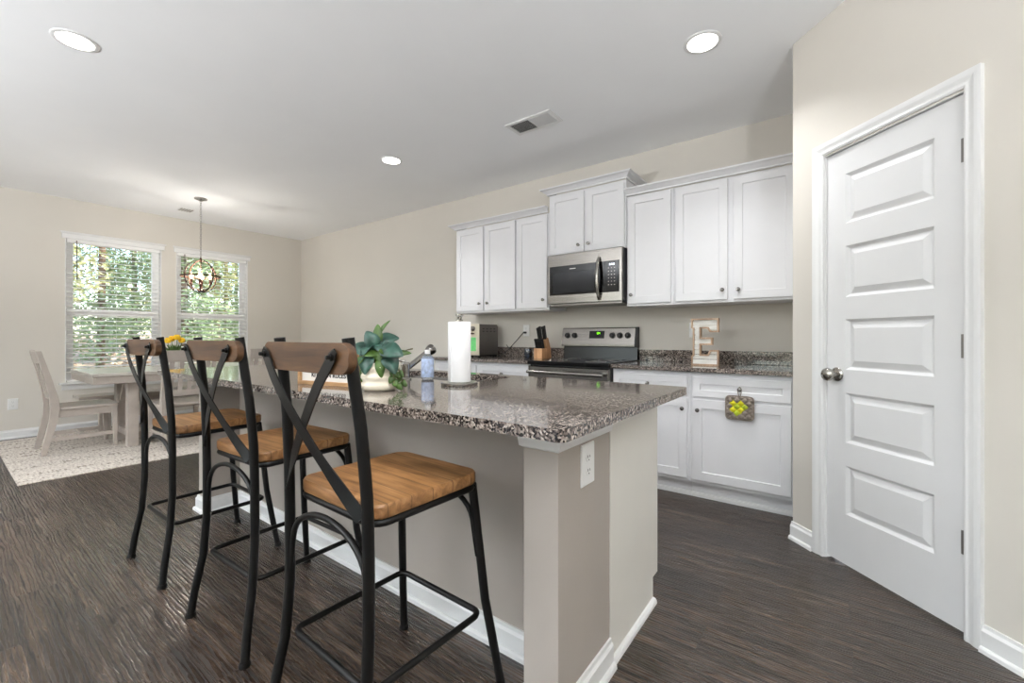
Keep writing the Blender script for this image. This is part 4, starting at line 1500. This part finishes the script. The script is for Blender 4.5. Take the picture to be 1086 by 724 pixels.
# ------------------------------------------------------------------ things on the island
pp = thing('paper_towel_holder', 'nickel paper towel holder on the island', 'holder', (5.957, -2.384, GZ1))
MB().lathe([(0, 0), (0.078, 0), (0.080, 0.003), (0.080, 0.011), (0.076, 0.014), (0, 0.014)], c=(5.957, -2.384, GZ1), n=40).build('base', 'chrome', pp, smooth=35)
MB().lathe([(0, 0.014), (0.008, 0.014), (0.008, 0.285), (0, 0.285)], c=(5.957, -2.384, GZ1), n=14).build('rod', 'chrome', pp, smooth=35)
MB().lathe([(0, 0.278), (0.016, 0.278), (0.016, 0.284), (0.010, 0.288), (0.011, 0.296), (0.017, 0.302), (0.017, 0.309), (0, 0.311)], c=(5.957, -2.384, GZ1), n=18).build('finial', 'chrome', pp, smooth=35)
b = MB()
R1, R0, h0, h1 = 0.0495, 0.020, GZ1 + 0.0155, GZ1 + 0.275
rings = []
for r_, z in ((R0, h0), (R1 - .002, h0), (R1, h0 + .003), (R1, h1 - .003), (R1 - .002, h1), (R0, h1)):
    rings.append([(5.957 + r_ * math.cos(2 * PI * k / 48) * (1 + .006 * math.sin(5 * 2 * PI * k / 48)), -2.384 + r_ * math.sin(2 * PI * k / 48), z) for k in range(48)])
b.loft(rings, closed=True)
b.box(5.957 - .001, 5.957 + .002, -2.384 - R1 - 0.004, -2.384 - R1 + 0.001, h0 + .002, h1 - .002, None)
pr_ = b.build('paper_towel_roll', 'paper', smooth=40)
tag(pr_, 'white paper towel roll standing on the nickel holder', 'paper towels')

bo = thing('water_bottle', 'small clear water bottle with a blue label, between faucet and paper towels', 'bottle', (5.662, -2.300, GZ1))
c0 = (5.662, -2.300, GZ1)
MB().lathe([(0, 0.002), (0.024, 0.0), (0.029, 0.006), (0.030, 0.02), (0.0285, 0.03), (0.030, 0.04), (0.0305, 0.098), (0.026, 0.112), (0.013, 0.124), (0.0115, 0.130), (0, 0.130)], c=c0, n=28).build('body', 'bottle', bo, smooth=50)
MB().lathe([(0.0308, 0.012), (0.0312, 0.013), (0.0312, 0.102), (0.0308, 0.103)], c=c0, n=32, ring=True).build('label', 'label', bo, smooth=50)
MB().lathe([(0, 0.126), (0.0135, 0.126), (0.0138, 0.142), (0.012, 0.145), (0, 0.145)], c=c0, n=24).build('cap', 'white_plastic', bo, smooth=35)

pc = (5.820, -2.694, GZ1)
pt = thing('potted_plant', 'trailing teal-leaved plant in a ribbed cream pot on the island', 'plant', pc)
prof = [(0, 0.0), (0.055, 0.0), (0.064, 0.004)]
for k in range(3):
    z0 = 0.004 + k * 0.034
    for t in (0.15, 0.4, 0.65, 0.9):
        prof.append((0.0655 + 0.008 * math.sin(PI * t) + 0.0015 * k, z0 + 0.034 * t))
prof += [(0.0695, 0.107), (0.067, 0.110), (0.062, 0.107), (0.058, 0.092), (0, 0.092)]
MB().lathe(prof, c=pc, n=40).build('pot', 'pot', pt, smooth=50)
MB().lathe([(0, 0.093), (0.057, 0.093), (0.05, 0.10), (0, 0.102)], c=pc, n=24).build('soil', 'soil', pt)


def leaf(b, base, tip_dir, up, length, width, droop=0.42):
    """heart-shaped leaf with a folded midrib and real curvature"""
    d_ = Vector(tip_dir).normalized()
    s_ = d_.cross(Vector(up)).normalized()
    u_ = s_.cross(d_).normalized()
    prof = [(0.0, 0.02), (-0.09, 0.24), (-0.04, 0.38), (0.08, 0.49), (0.25, 0.545), (0.42, 0.53), (0.58, 0.46), (0.72, 0.36), (0.85, 0.26), (0.95, 0.13), (1.0, 0.02)]
    mid, lf, rt = [], [], []
    for t, w in prof:
        c_ = Vector(base) + d_ * (max(t, 0.0) * length) - u_ * (droop * length * t * t)
        mid.append(b.bm.verts.new(c_))
        q = Vector(base) + d_ * (t * length) - u_ * (droop * length * t * t)
        lf.append(b.bm.verts.new(q + s_ * w * width + u_ * (0.16 * w * width)))
        rt.append(b.bm.verts.new(q - s_ * w * width + u_ * (0.16 * w * width)))
    for k in range(len(prof) - 1):
        b.bm.faces.new((mid[k], mid[k + 1], lf[k + 1], lf[k]))
        b.bm.faces.new((mid[k + 1], mid[k], rt[k], rt[k + 1]))


rnd = random.Random(11)
stems = MB()
big, small = MB(), MB()
CR = Vector((0.803, 0.596, 0))      # picture-right in plan, to lay leaves out as the photo shows them
CB = Vector((-0.596, 0.803, 0))
spec = [  # (right, toward viewer, up) of the leaf base, direction, length, width, big?
    (-0.045, 0.03, 0.150, (-0.8, 0.35, 0.15), 0.075, 0.068, 1), (-0.015, 0.02, 0.165, (-0.25, 0.2, 0.5), 0.070, 0.066, 1),
    (0.035, 0.05, 0.150, (0.75, 0.5, -0.05), 0.088, 0.080, 1), (0.045, 0.05, 0.118, (0.55, 0.5, -0.6), 0.078, 0.070, 1),
    (-0.028, 0.055, 0.118, (-0.2, 0.6, -0.75), 0.072, 0.070, 1), (0.012, 0.0, 0.185, (0.5, -0.2, 0.25), 0.062, 0.060, 1),
    (0.018, 0.065, 0.105, (0.2, 0.45, -0.9), 0.060, 0.036, 0), (-0.004, 0.01, 0.185, (-0.1, 0.1, 0.9), 0.062, 0.036, 0),
    (0.0, 0.0, 0.215, (0.35, 0.1, 0.75), 0.058, 0.018, 0), (-0.055, 0.01, 0.125, (-0.8, 0.1, -0.5), 0.060, 0.034, 0),
    (-0.052, 0.045, 0.12, (-0.5, 0.6, -0.5), 0.045, 0.032, 0), (0.068, 0.02, 0.13, (0.9, 0.1, 0.25), 0.055, 0.026, 0),
    (0.03, 0.04, 0.13, (0.1, 0.6, 0.3), 0.05, 0.034, 0), (0.0, 0.04, 0.13, (-0.3, 0.8, 0.2), 0.052, 0.036, 0),
    (-0.02, -0.04, 0.15, (-0.4, -0.7, 0.3), 0.07, 0.062, 1), (0.03, -0.045, 0.14, (0.5, -0.8, 0.2), 0.07, 0.062, 1),
    (0.0, -0.03, 0.17, (0.0, -0.4, 0.8), 0.06, 0.05, 1),
]
lr = random.Random(3)
for k in range(16):
    a = 2 * PI * k / 16 + lr.uniform(-.2, .2)
    rad, hgt = lr.uniform(0.012, 0.048), lr.uniform(0.120, 0.178)
    spec.append((rad * math.cos(a), rad * math.sin(a), hgt, (math.cos(a) * .7 + lr.uniform(-.4, .4), math.sin(a) * .7 + lr.uniform(-.4, .4), lr.uniform(-.8, -.1)), lr.uniform(.046, .064), lr.uniform(.044, .058), 1 if k % 4 else 0))
for rr_, tt, uu, dd, ln, wd, bigf in spec:
    if bigf and ln > 0.068:
        ln, wd = ln * .86, wd * .86
    base = Vector(pc) + CR * rr_ - CB * tt + Vector((0, 0, uu + 0.012))
    direction = CR * dd[0] - CB * dd[1] + Vector((0, 0, dd[2]))
    leaf(big if bigf else small, base, direction, (CR * rr_ * 12 - CB * (tt * 12 + .6) + Vector((0, 0, .7))), ln, wd)
    o_ = Vector(pc) + CR * rr_ * .3 - CB * tt * .3 + Vector((0, 0, 0.088))
    stems.tube([o_, (o_ + base) / 2 + Vector((0, 0, .012)), base], [0.0026, 0.0022, 0.0018], 6)
for k, (rr_, tt, ln) in enumerate(((0.072, 0.03, 0.085), (0.064, 0.05, 0.07), (-0.066, 0.03, 0.05), (0.080, 0.0, 0.075))):
    o_ = Vector(pc) + CR * rr_ * .8 - CB * tt * .8 + Vector((0, 0, 0.102))
    e_ = Vector(pc) + CR * rr_ * 1.12 - CB * tt * 1.2 + Vector((0, 0, 0.1 - ln))
    stems.tube([Vector(pc) + CR * rr_ * .4 - CB * tt * .4 + Vector((0, 0, 0.09)), o_, (o_ + e_) / 2 + CR * .006, e_], 0.0018, 6)
    for j in range(4):
        p_ = o_.lerp(e_, (j + 0.6) / 4)
        leaf(small, p_, CR * (0.7 if j % 2 else -0.3) - CB * 0.4 + Vector((0, 0, -0.6)), -CB + Vector((0, 0, .3)), 0.026, 0.022)
tw = Vector(pc) + CR * 0.085 + Vector((0, 0, 0.135))
stems.tube([Vector(pc) + CR * 0.03 + Vector((0, 0, .09)), tw, tw + CR * 0.02 + Vector((0, 0, 0.022)), tw + CR * 0.045 + Vector((0, 0, 0.028))], [0.003, 0.0025, 0.0025, 0.0035], 6)
o = big.build('broad_leaves', 'leaf', pt, smooth=60)
o.modifiers.new('thick', 'SOLIDIFY').thickness = 0.0012
o['label'] = 'broad teal-green heart-shaped leaves'
o = small.build('young_leaves', 'leaf_green', pt, smooth=60)
o.modifiers.new('thick', 'SOLIDIFY').thickness = 0.0010
stems.build('stems', 'stem', pt, smooth=60)

# framed sign
sa, sb_ = Vector((5.340, -2.770, GZ1)), Vector((5.690, -2.700, GZ1))
sd = (sb_ - sa)
sang = math.atan2(sd.y, sd.x)
sw = sd.length
sg = thing('framed_sign', 'small wood-framed white sign with black lettering, beside the island plant', 'sign', (sa + sb_) / 2, sang)
sh_, ft = 0.150, 0.016
b = MB()
hw = sw / 2
b.box(-hw, -hw + ft, -0.012, 0.014, 0, sh_).box(hw - ft, hw, -0.012, 0.014, 0, sh_)
b.box(-hw + ft, hw - ft, -0.012, 0.014, 0, ft).box(-hw + ft, hw - ft, -0.012, 0.014, sh_ - ft, sh_)
b.build('frame', 'frame_wood', sg, bevel=0.0015, local=True)
MB().box(-hw + ft, hw - ft, 0.0, 0.010, ft, sh_ - ft).build('board', 'sign_board', sg, local=True)
for txt, zt, sz in (('KITCHEN RULES', 0.046, 0.027),):
    cu = bpy.data.curves.new('lettering', 'FONT')
    cu.body = txt
    cu.size = sz
    cu.align_x = 'CENTER'
    cu.extrude = 0.0006
    cu.offset = 0.0006
    cu.space_character = 1.06
    cu.materials.append(M['ink'])
    tmp = bpy.data.objects.new('lettering_source', cu)
    COL.objects.link(tmp)
    dg = bpy.context.evaluated_depsgraph_get()
    lm = bpy.data.meshes.new_from_object(tmp.evaluated_get(dg))
    bpy.data.objects.remove(tmp)
    to = bpy.data.objects.new('lettering', lm)
    COL.objects.link(to)
    to.parent = sg
    to.location = (0.0, -0.0008, zt - 0.012)
    to.rotation_euler = (PI / 2, 0, 0)
    to.scale = (1.0, 1, 1)

# ------------------------------------------------------------------ things on the wall run
tx0, tx1, ty0, ty1 = 3.985, 4.362, -0.425, -0.105
to_ = thing('toaster_oven', 'steel toaster oven with a green sticker on its glass door', 'toaster oven', ((tx0 + tx1) / 2, (ty0 + ty1) / 2, KC))
tz0, tz1 = KC + 0.022, KC + 0.34
b = MB().prism([(ty0 + .012, tz0), (ty1, tz0), (ty1, tz1 - 0.02), (ty1 - 0.02, tz1), (ty0 + .012, tz1)], tx0, tx1, 'x')
b.build('casing', 'toaster_side', to_, bevel=0.004)
MB().rings_xz(tx0 - .002, tx1 + .002, tz0 - .002, tz1 + .002, [(0, ty0 + .002), (0.004, ty0)], ty0 + 0.012).build('front_panel', 'cream_metal', to_)
dd_ = MB().rings_xz(tx0 + 0.012, tx1 - 0.012, tz0 + 0.02, tz0 + 0.205, [(0, ty0 - 0.004), (0.003, ty0 - 0.007), (0.025, ty0 - 0.007), (0.026, ty0 - 0.005)], ty0).build('door', 'cream_metal', to_)
gg = MB().rings_xz(tx0 + 0.04, tx1 - 0.04, tz0 + 0.046, tz0 + 0.18, [(0, ty0 - 0.0055)], ty0 - .0045).build('glass', 'black_glass', dd_)
MB().rings_xz(tx1 - 0.125, tx1 - 0.030, tz0 + 0.042, tz0 + 0.182, [(0, ty0 - 0.0082)], ty0 - 0.0072).build('sticker', 'lcd_green', dd_)
hd = MB().tube([(tx0 + 0.05, ty0 - 0.035, tz0 + 0.222), (tx1 - 0.05, ty0 - 0.035, tz0 + 0.222)], 0.008, 12)
for sx in (tx0 + 0.06, tx1 - 0.06):
    hd.tube([(sx, ty0 - .001, tz0 + 0.222), (sx, ty0 - 0.035, tz0 + 0.222)], 0.005, 8)
hd.build('handle', 'bronze', dd_, smooth=50)
for kx_ in (tx0 + 0.08, tx0 + 0.19, tx1 - 0.075):
    b = MB().lathe([(0, 0), (0.026, 0), (0.024, 0.018), (0.02, 0.021), (0, 0.021)], n=20, mx=rot('X', 90), c=(kx_, ty0, tz1 - 0.045))
    b.build('dial', 'steel_dark', to_, smooth=40)
b = MB()
for rr_ in range(4):
    for cc in range(2):
        b.box(tx1 + 0.0002, tx1 + 0.0012, ty0 + 0.06 + rr_ * 0.06, ty0 + 0.09 + rr_ * 0.06, tz1 - 0.052 - cc * 0.026, tz1 - 0.042 - cc * 0.026)
b.build('vent_slots', 'slot', to_)
for sx in (tx0 + 0.04, tx1 - 0.03):
    for sy in (ty0 + 0.04, ty1 - 0.04):
        MB().lathe([(0, 0), (0.014, 0), (0.018, 0.0215), (0, 0.0215)], c=(sx, sy, KC), n=14).build('foot', 'black', to_)
MB().box(tx1 - 0.11, tx1 - 0.004, ty0 + 0.02, ty1 - 0.02, KC + 0.010, KC + 0.0215).build('crumb_tray', 'black', to_)
cord = MB().tube([(4.662, -0.012, 1.165), (4.662, -0.05, 1.165), (4.655, -0.055, 1.160), (4.585, -0.060, 1.09), (4.50, -0.07, 1.005), (4.44, -0.09, 0.945), (4.41, -0.13, 0.918), (4.40, -0.16, 0.914)], [0.011, 0.011, 0.005] + [0.0042] * 5, 8)
cord.tube([(4.44, -0.06, 1.035), (4.47, -0.06, 1.005), (4.52, -0.066, 1.015)], 0.004, 7)
o = cord.build('power_cord', 'black', smooth=60)
tag(o, 'black appliance cord running from the outlet down to the worktop', 'cord')

cj = thing('candle_jar', 'short dark navy candle jar against the backsplash', 'candle', (4.822, -0.20, KC))
cc0 = (4.822, -0.20, KC)
MB().lathe([(0, 0), (0.036, 0), (0.039, 0.004), (0.039, 0.098), (0.037, 0.101), (0.035, 0.098), (0.035, 0.085), (0, 0.085)], c=cc0, n=30).build('jar', 'candle', cj, smooth=40)
MB().lathe([(0.0393, 0.092), (0.0397, 0.094), (0.0397, 0.101), (0.0375, 0.1025)], c=cc0, n=30, ring=True).build('rim', 'steel', cj, smooth=40)
MB().lathe([(0, 0.0851), (0.034, 0.0851), (0.03, 0.088), (0, 0.088)], c=cc0, n=24).build('wax', 'pot', cj)

kx0, kx1, ky0, ky1 = 4.930, 5.022, -0.262, -0.085
kb_ = thing('knife_block', 'pale wooden knife block on the worktop beside the range', 'knife block', ((kx0 + kx1) / 2, (ky0 + ky1) / 2, KC))
b = MB()
b.prism([(ky0, KC), (ky1, KC), (ky1 - 0.015, KC + 0.10), (ky1 - 0.060, KC + 0.205), (ky1 - 0.125, KC + 0.175), (ky1 - 0.085, KC + 0.098), (ky0, KC + 0.098)], kx0, kx1, 'x')
b.build('block', 'block_wood', kb_, bevel=0.003)


def knife(x, y, z, ln, r_, label, group, lean=-0.45):
    k = thing('kitchen_knife', label, 'knife', (x, y, z), group=group)
    d_ = Vector((0, lean, 1)).normalized()
    a = Vector((x, y, z))
    MB().loft([[a + d_ * (t * ln) + Vector((sx * r_ * .62, 0, 0)) + d_.cross(Vector((1, 0, 0))) * sy * r_ * f_ for sx, sy in ((-1, -1), (1, -1), (1, 1), (-1, 1))] for t, f_ in ((-0.02, .9), (0.3, 1.0), (0.75, 1.0), (0.92, 1.25), (1.0, 0.9))]).build('handle', 'black', k, bevel=0.002, local=False)
    b = MB().loft([[a + d_ * t + Vector((sx * .0012, 0, 0)) + d_.cross(Vector((1, 0, 0))) * sy * .012 for sx, sy in ((-1, -1), (1, -1), (1, 1), (-1, 1))] for t in (-0.07, 0.0)])
    b.build('blade', 'steel', k)
    return k


for row in range(2):
    for c_ in range(4):
        knife(kx0 + 0.014 + c_ * 0.021, ky0 + 0.026 + row * 0.032, KC + 0.1, 0.095, 0.0095, 'black steak knife handle in the low front rows of the knife block', 'steak knives in the front rows', -0.32)
for c_, (x, y, z, ln) in enumerate(((kx0 + 0.014, -0.192, 1.098, 0.115), (kx0 + 0.034, -0.190, 1.098, 0.125), (kx0 + 0.066, -0.182, 1.100, 0.125), (kx0 + 0.082, -0.180, 1.100, 0.110), (kx0 + 0.024, -0.165, 1.108, 0.12), (kx0 + 0.074, -0.160, 1.108, 0.125))):
    knife(x, y, z, ln, 0.011, 'long black knife handle in the tall back of the knife block', 'large knives in the back of the block', -0.28)

# wooden letter E
el = thing('wooden_letter', 'wooden letter E with whitewashed slats on the worktop', 'letter', (6.503, -0.33, KC), 0.0)
ex0, ex1, ez0, ez1 = 6.408, 6.598, KC, KC + 0.348
H = ez1 - ez0


def EP(u, v):
    return (ex0 + u * (ex1 - ex0), ez0 + v * H)


E_out = [EP(*q) for q in ((0.0, 0), (1.0, 0), (1.0, 0.33), (0.68, 0.33), (0.60, 0.235), (0.36, 0.235), (0.36, 0.435), (0.78, 0.435), (0.78, 0.595), (0.36, 0.595), (0.36, 0.785),
                                  (0.60, 0.785), (0.68, 0.705), (1.0, 0.705), (1.0, 1.0), (0.0, 1.0), (0.0, 0.8), (0.06, 0.78), (0.06, 0.22), (0.0, 0.2))]


def offset_poly(P, d_):
    out = []
    n_ = len(P)
    for i in range(n_):
        p0, p1, p2 = Vector(P[i - 1]), Vector(P[i]), Vector(P[(i + 1) % n_])
        e1, e2 = (p1 - p0).normalized(), (p2 - p1).normalized()
        n1, n2 = Vector((-e1.y, e1.x)), Vector((-e2.y, e2.x))
        m = (n1 + n2)
        m = m / max(0.3, m.dot(n1))
        out.append(tuple(p1 + m * d_))
    return out


E_in = offset_poly(E_out, 0.011)
b = MB()
n = len(E_out)
yF, yB = -0.350, -0.310
vo = [[b.bm.verts.new((x, y, z)) for x, z in E_out] for y in (yF, yB)]
vi = [[b.bm.verts.new((x, y, z)) for x, z in E_in] for y in (yF, yB)]
for i in range(n):
    j = (i + 1) % n
    b.bm.faces.new((vo[0][i], vo[0][j], vo[1][j], vo[1][i]))
    b.bm.faces.new((vi[0][i], vi[1][i], vi[1][j], vi[0][j]))
    b.bm.faces.new((vo[0][i], vi[0][i], vi[0][j], vo[0][j]))
    b.bm.faces.new((vo[1][i], vo[1][j], vi[1][j], vi[1][i]))
b.build('edging', 'e_wood', el)
# slats: horizontal strips clipped to the letter by stepping each row
b = MB()
rows = 9
Ei = offset_poly(E_out, 0.0112)


def spans(z):
    xs_ = []
    for i in range(len(Ei)):
        (xa, za), (xb, zb) = Ei[i], Ei[(i + 1) % len(Ei)]
        if (za <= z < zb) or (zb <= z < za):
            xs_.append(xa + (z - za) / (zb - za) * (xb - xa))
    xs_.sort()
    return list(zip(xs_[::2], xs_[1::2]))


zA, zB = ez0 + 0.0113, ez1 - 0.0113
for k in range(rows):
    za = zA + (zB - zA) * k / rows
    zb = zA + (zB - zA) * (k + 1) / rows - 0.0045
    for j in range(4):
        z0_, z1_ = za + (zb - za) * j / 4, za + (zb - za) * (j + 1) / 4
        for xa, xb in spans((z0_ + z1_) / 2):
            yy = yF + 0.008 + 0.003 * ((k * 7) % 3)
            b.box(xa, xb, yy, yB - 0.002, z0_, z1_)
bmesh.ops.remove_doubles(b.bm, verts=b.bm.verts, dist=1e-6)
o = b.build('slat_face', 'e_slat', el)
o['label'] = 'whitewashed horizontal slats'

# quilted pot holder hanging from the drawer knob
ph = thing('pot_holder', 'quilted grey and yellow pot holder hanging from the drawer knob', 'pot holder', (6.779, -0.64, 0.775))
b = MB()
ng = 36
px0, px1, pz0, pz1 = 6.697, 6.861, 0.586, 0.738
grid = []


def qh(u, v):
    a, c_ = (u + v) * 3.6, (u - v) * 3.6
    return abs(math.sin(PI * a)) ** .5 * abs(math.sin(PI * c_)) ** .5


def rounded(u, v):
    r_ = 0.12
    du, dv = max(0, abs(u - .5) - (.5 - r_)), max(0, abs(v - .5) - (.5 - r_))
    return math.hypot(du, dv) <= r_ + 1e-6


for sgn in (0, 1):
    g = []
    for i in range(ng + 1):
        row = []
        for j in range(ng + 1):
            u, v = i / ng, j / ng
            # squeeze the corners round
            du, dv = u - .5, v - .5
            m_ = max(abs(du), abs(dv)) * 2
            if m_ > 0:
                pw = 7
                nrm = (abs(du) ** pw + abs(dv) ** pw) ** (1 / pw) * 2
                k_ = m_ / nrm
            else:
                k_ = 1
            x = (px0 + px1) / 2 + du * k_ * (px1 - px0)
            z = (pz0 + pz1) / 2 + dv * k_ * (pz1 - pz0)
            edge = min(1, (1 - m_) * 8)
            y = -0.6350 - (0.0005 + (0.010 * qh(u, v) + 0.003) * max(edge, .1)) if sgn == 0 else -0.6345
            row.append(b.bm.verts.new((x, y - 0.003 * (1 - v), z)))
        g.append(row)
    grid.append(g)
for g in grid:
    for i in range(ng):
        for j in range(ng):
            f_ = b.bm.faces.new((g[i][j], g[i + 1][j], g[i + 1][j + 1], g[i][j + 1]))
            u, v = (i + .5) / ng, (j + .5) / ng
            a, c_ = math.floor((u + v) * 3.6), math.floor((u - v) * 3.6)
            f_.material_index = 0
            if g is grid[0]:
                if (a, c_) in ((3, -1), (3, 0), (2, 0), (4, -1), (3, -2)) or (a, c_) in ((4, 0), (2, -1)):
                    f_.material_index = 1 if (a + c_) % 2 else 2
for (g0, g1) in [(grid[0], grid[1])]:
    rim0 = [g0[i][0] for i in range(ng + 1)] + [g0[ng][j] for j in range(1, ng + 1)] + [g0[i][ng] for i in range(ng - 1, -1, -1)] + [g0[0][j] for j in range(ng - 1, 0, -1)]
    rim1 = [g1[i][0] for i in range(ng + 1)] + [g1[ng][j] for j in range(1, ng + 1)] + [g1[i][ng] for i in range(ng - 1, -1, -1)] + [g1[0][j] for j in range(ng - 1, 0, -1)]
    rim_pts = [v.co.copy() for v in rim0]
    for i in range(len(rim0)):
        j = (i + 1) % len(rim0)
        b.bm.faces.new((rim0[i], rim0[j], rim1[j], rim1[i]))
b.build('quilted_pad', ['quilt', 'quilt_yellow', 'quilt_green'], ph, smooth=60)
MB().tube([p_ + Vector((0, -0.001, 0)) for p_ in rim_pts], 0.0036, 6, closed=True).build('binding', 'quilt', ph, smooth=60)
MB().tube([(6.776, -0.637, 0.737), (6.768, -0.636, 0.765), (6.773, -0.633, 0.792), (6.779, -0.631, 0.797), (6.785, -0.633, 0.792), (6.790, -0.636, 0.765), (6.783, -0.637, 0.737)], 0.0026, 7).build('hanging_loop', 'quilt', ph, smooth=60)

# ------------------------------------------------------------------ outdoors
o = MB()
gpts = [(-0.2, -0.45), (-5, -0.5), (-12, -0.2), (-26, 1.2), (-26, -1.6), (-0.2, -1.6)]
o.loft([[(x, y, z) for x, z in gpts] for y in (-22, 20)])
o = o.build('ground', 'soil_out')
struct(o, 'leaf-strewn sloping ground outside the dining windows', 'ground')


def ground_z(x):
    for (xa, za), (xb, zb) in zip(gpts[:4], gpts[1:4]):
        if xb <= x <= xa:
            return za + (zb - za) * (x - xa) / (xb - xa)
    return -0.45


def foliage(name, parent, material, blobs, count, size, rg_):
    b = MB()
    for _ in range(count):
        cx_, cy_, cz_, rx_, rz_ = blobs[rg_.randrange(len(blobs))]
        while True:
            v = Vector((rg_.uniform(-1, 1), rg_.uniform(-1, 1), rg_.uniform(-1, 1)))
            if v.length <= 1:
                break
        c_ = Vector((cx_ + v.x * rx_, cy_ + v.y * rx_, cz_ + v.z * rz_))
        a = Vector((rg_.uniform(-1, 1), rg_.uniform(-1, 1), rg_.uniform(-.6, .6))).normalized()
        t = a.cross(Vector((rg_.uniform(-1, 1), rg_.uniform(-1, 1), rg_.uniform(-1, 1)))).normalized()
        s = size * rg_.uniform(.6, 1.3)
        b.poly([c_ - a * s, c_ + t * s * .42, c_ + a * s, c_ - t * s * .42])
    return b.build(name, material, parent)


tr = random.Random(5)
spots = []
for row, (rx, ys, ks) in enumerate(((-6.6, (-4.6, -2.15, 0.3, 2.75), 'gygg'), (-9.1, (-3.4, -0.95, 1.5, 3.95), 'pgyp'),
                                    (-11.6, (-4.6, -2.15, 0.3, 2.75, 5.2), 'gygpg'), (-14.1, (-0.95, 1.5, 3.95, 6.4), 'gygg'),
                                    (-16.8, (-4.6, -2.1, 0.4, 2.9, 5.4, 7.9), 'gggygg'))):
    for y, kd in zip(ys, ks):
        spots.append((rx, y, kd))
side = {'g': 'bushy green tree in the woods outside the dining windows', 'y': 'yellow-green leafy tree in the woods outside the dining windows',
        'p': 'tall bare-trunked pine in the woods outside the dining windows'}
for x, y, kd in spots:
    gz = ground_z(x)
    t = thing('pine_tree' if kd == 'p' else 'leafy_tree', side[kd], 'tree', (x, y, gz), group={'g': 'green trees outside', 'y': 'yellow-green trees outside', 'p': 'pines outside'}[kd])
    h = tr.uniform(6.5, 8.0)
    r0 = 0.13 if kd == 'p' else 0.10
    MB().tube([(x, y, gz - .05), (x + tr.uniform(-.05, .05), y + tr.uniform(-.05, .05), gz + h * .5), (x, y, gz + h)], [r0, r0 * .75, 0.04], 10).build('trunk', 'bark', t, smooth=50)
    if kd == 'p':
        blobs = [(x + tr.uniform(-.5, .5), y + tr.uniform(-.5, .5), gz + tr.uniform(4.2, h), .65, .5) for _ in range(6)]
        foliage('needles', t, 'tree_green', blobs, 1500, 0.09, tr)
    else:
        blobs = [(x + tr.uniform(-.5, .5), y + tr.uniform(-.5, .5), gz + tr.uniform(0.9, h), .66, .8) for _ in range(12)]
        foliage('crown', t, 'tree_green' if kd == 'g' else 'tree_yellow', blobs, 5200, 0.075, tr)
for x, y in [(-4.3, -4.2), (-4.5, -2.7), (-4.2, -1.2), (-4.5, 0.3), (-4.3, 1.8), (-4.6, 3.3), (-2.9, -3.5), (-2.8, -0.4), (-2.9, 2.4)]:
    gz = ground_z(x)
    t = thing('underbrush_shrub', 'tan and green shrub on the ground outside the dining windows', 'shrub', (x, y, gz), group='shrubs outside')
    MB().tube([(x, y, gz - .03), (x + .05, y, gz + .5)], [0.02, 0.008], 6).build('stem', 'bark', t)
    blobs = [(x + tr.uniform(-.25, .25), y + tr.uniform(-.3, .3), gz + tr.uniform(.3, 1.15), .4, .4) for _ in range(7)]
    foliage('leaves', t, 'bush' if tr.random() < .75 else 'tree_yellow', blobs, 2200, 0.05, tr)
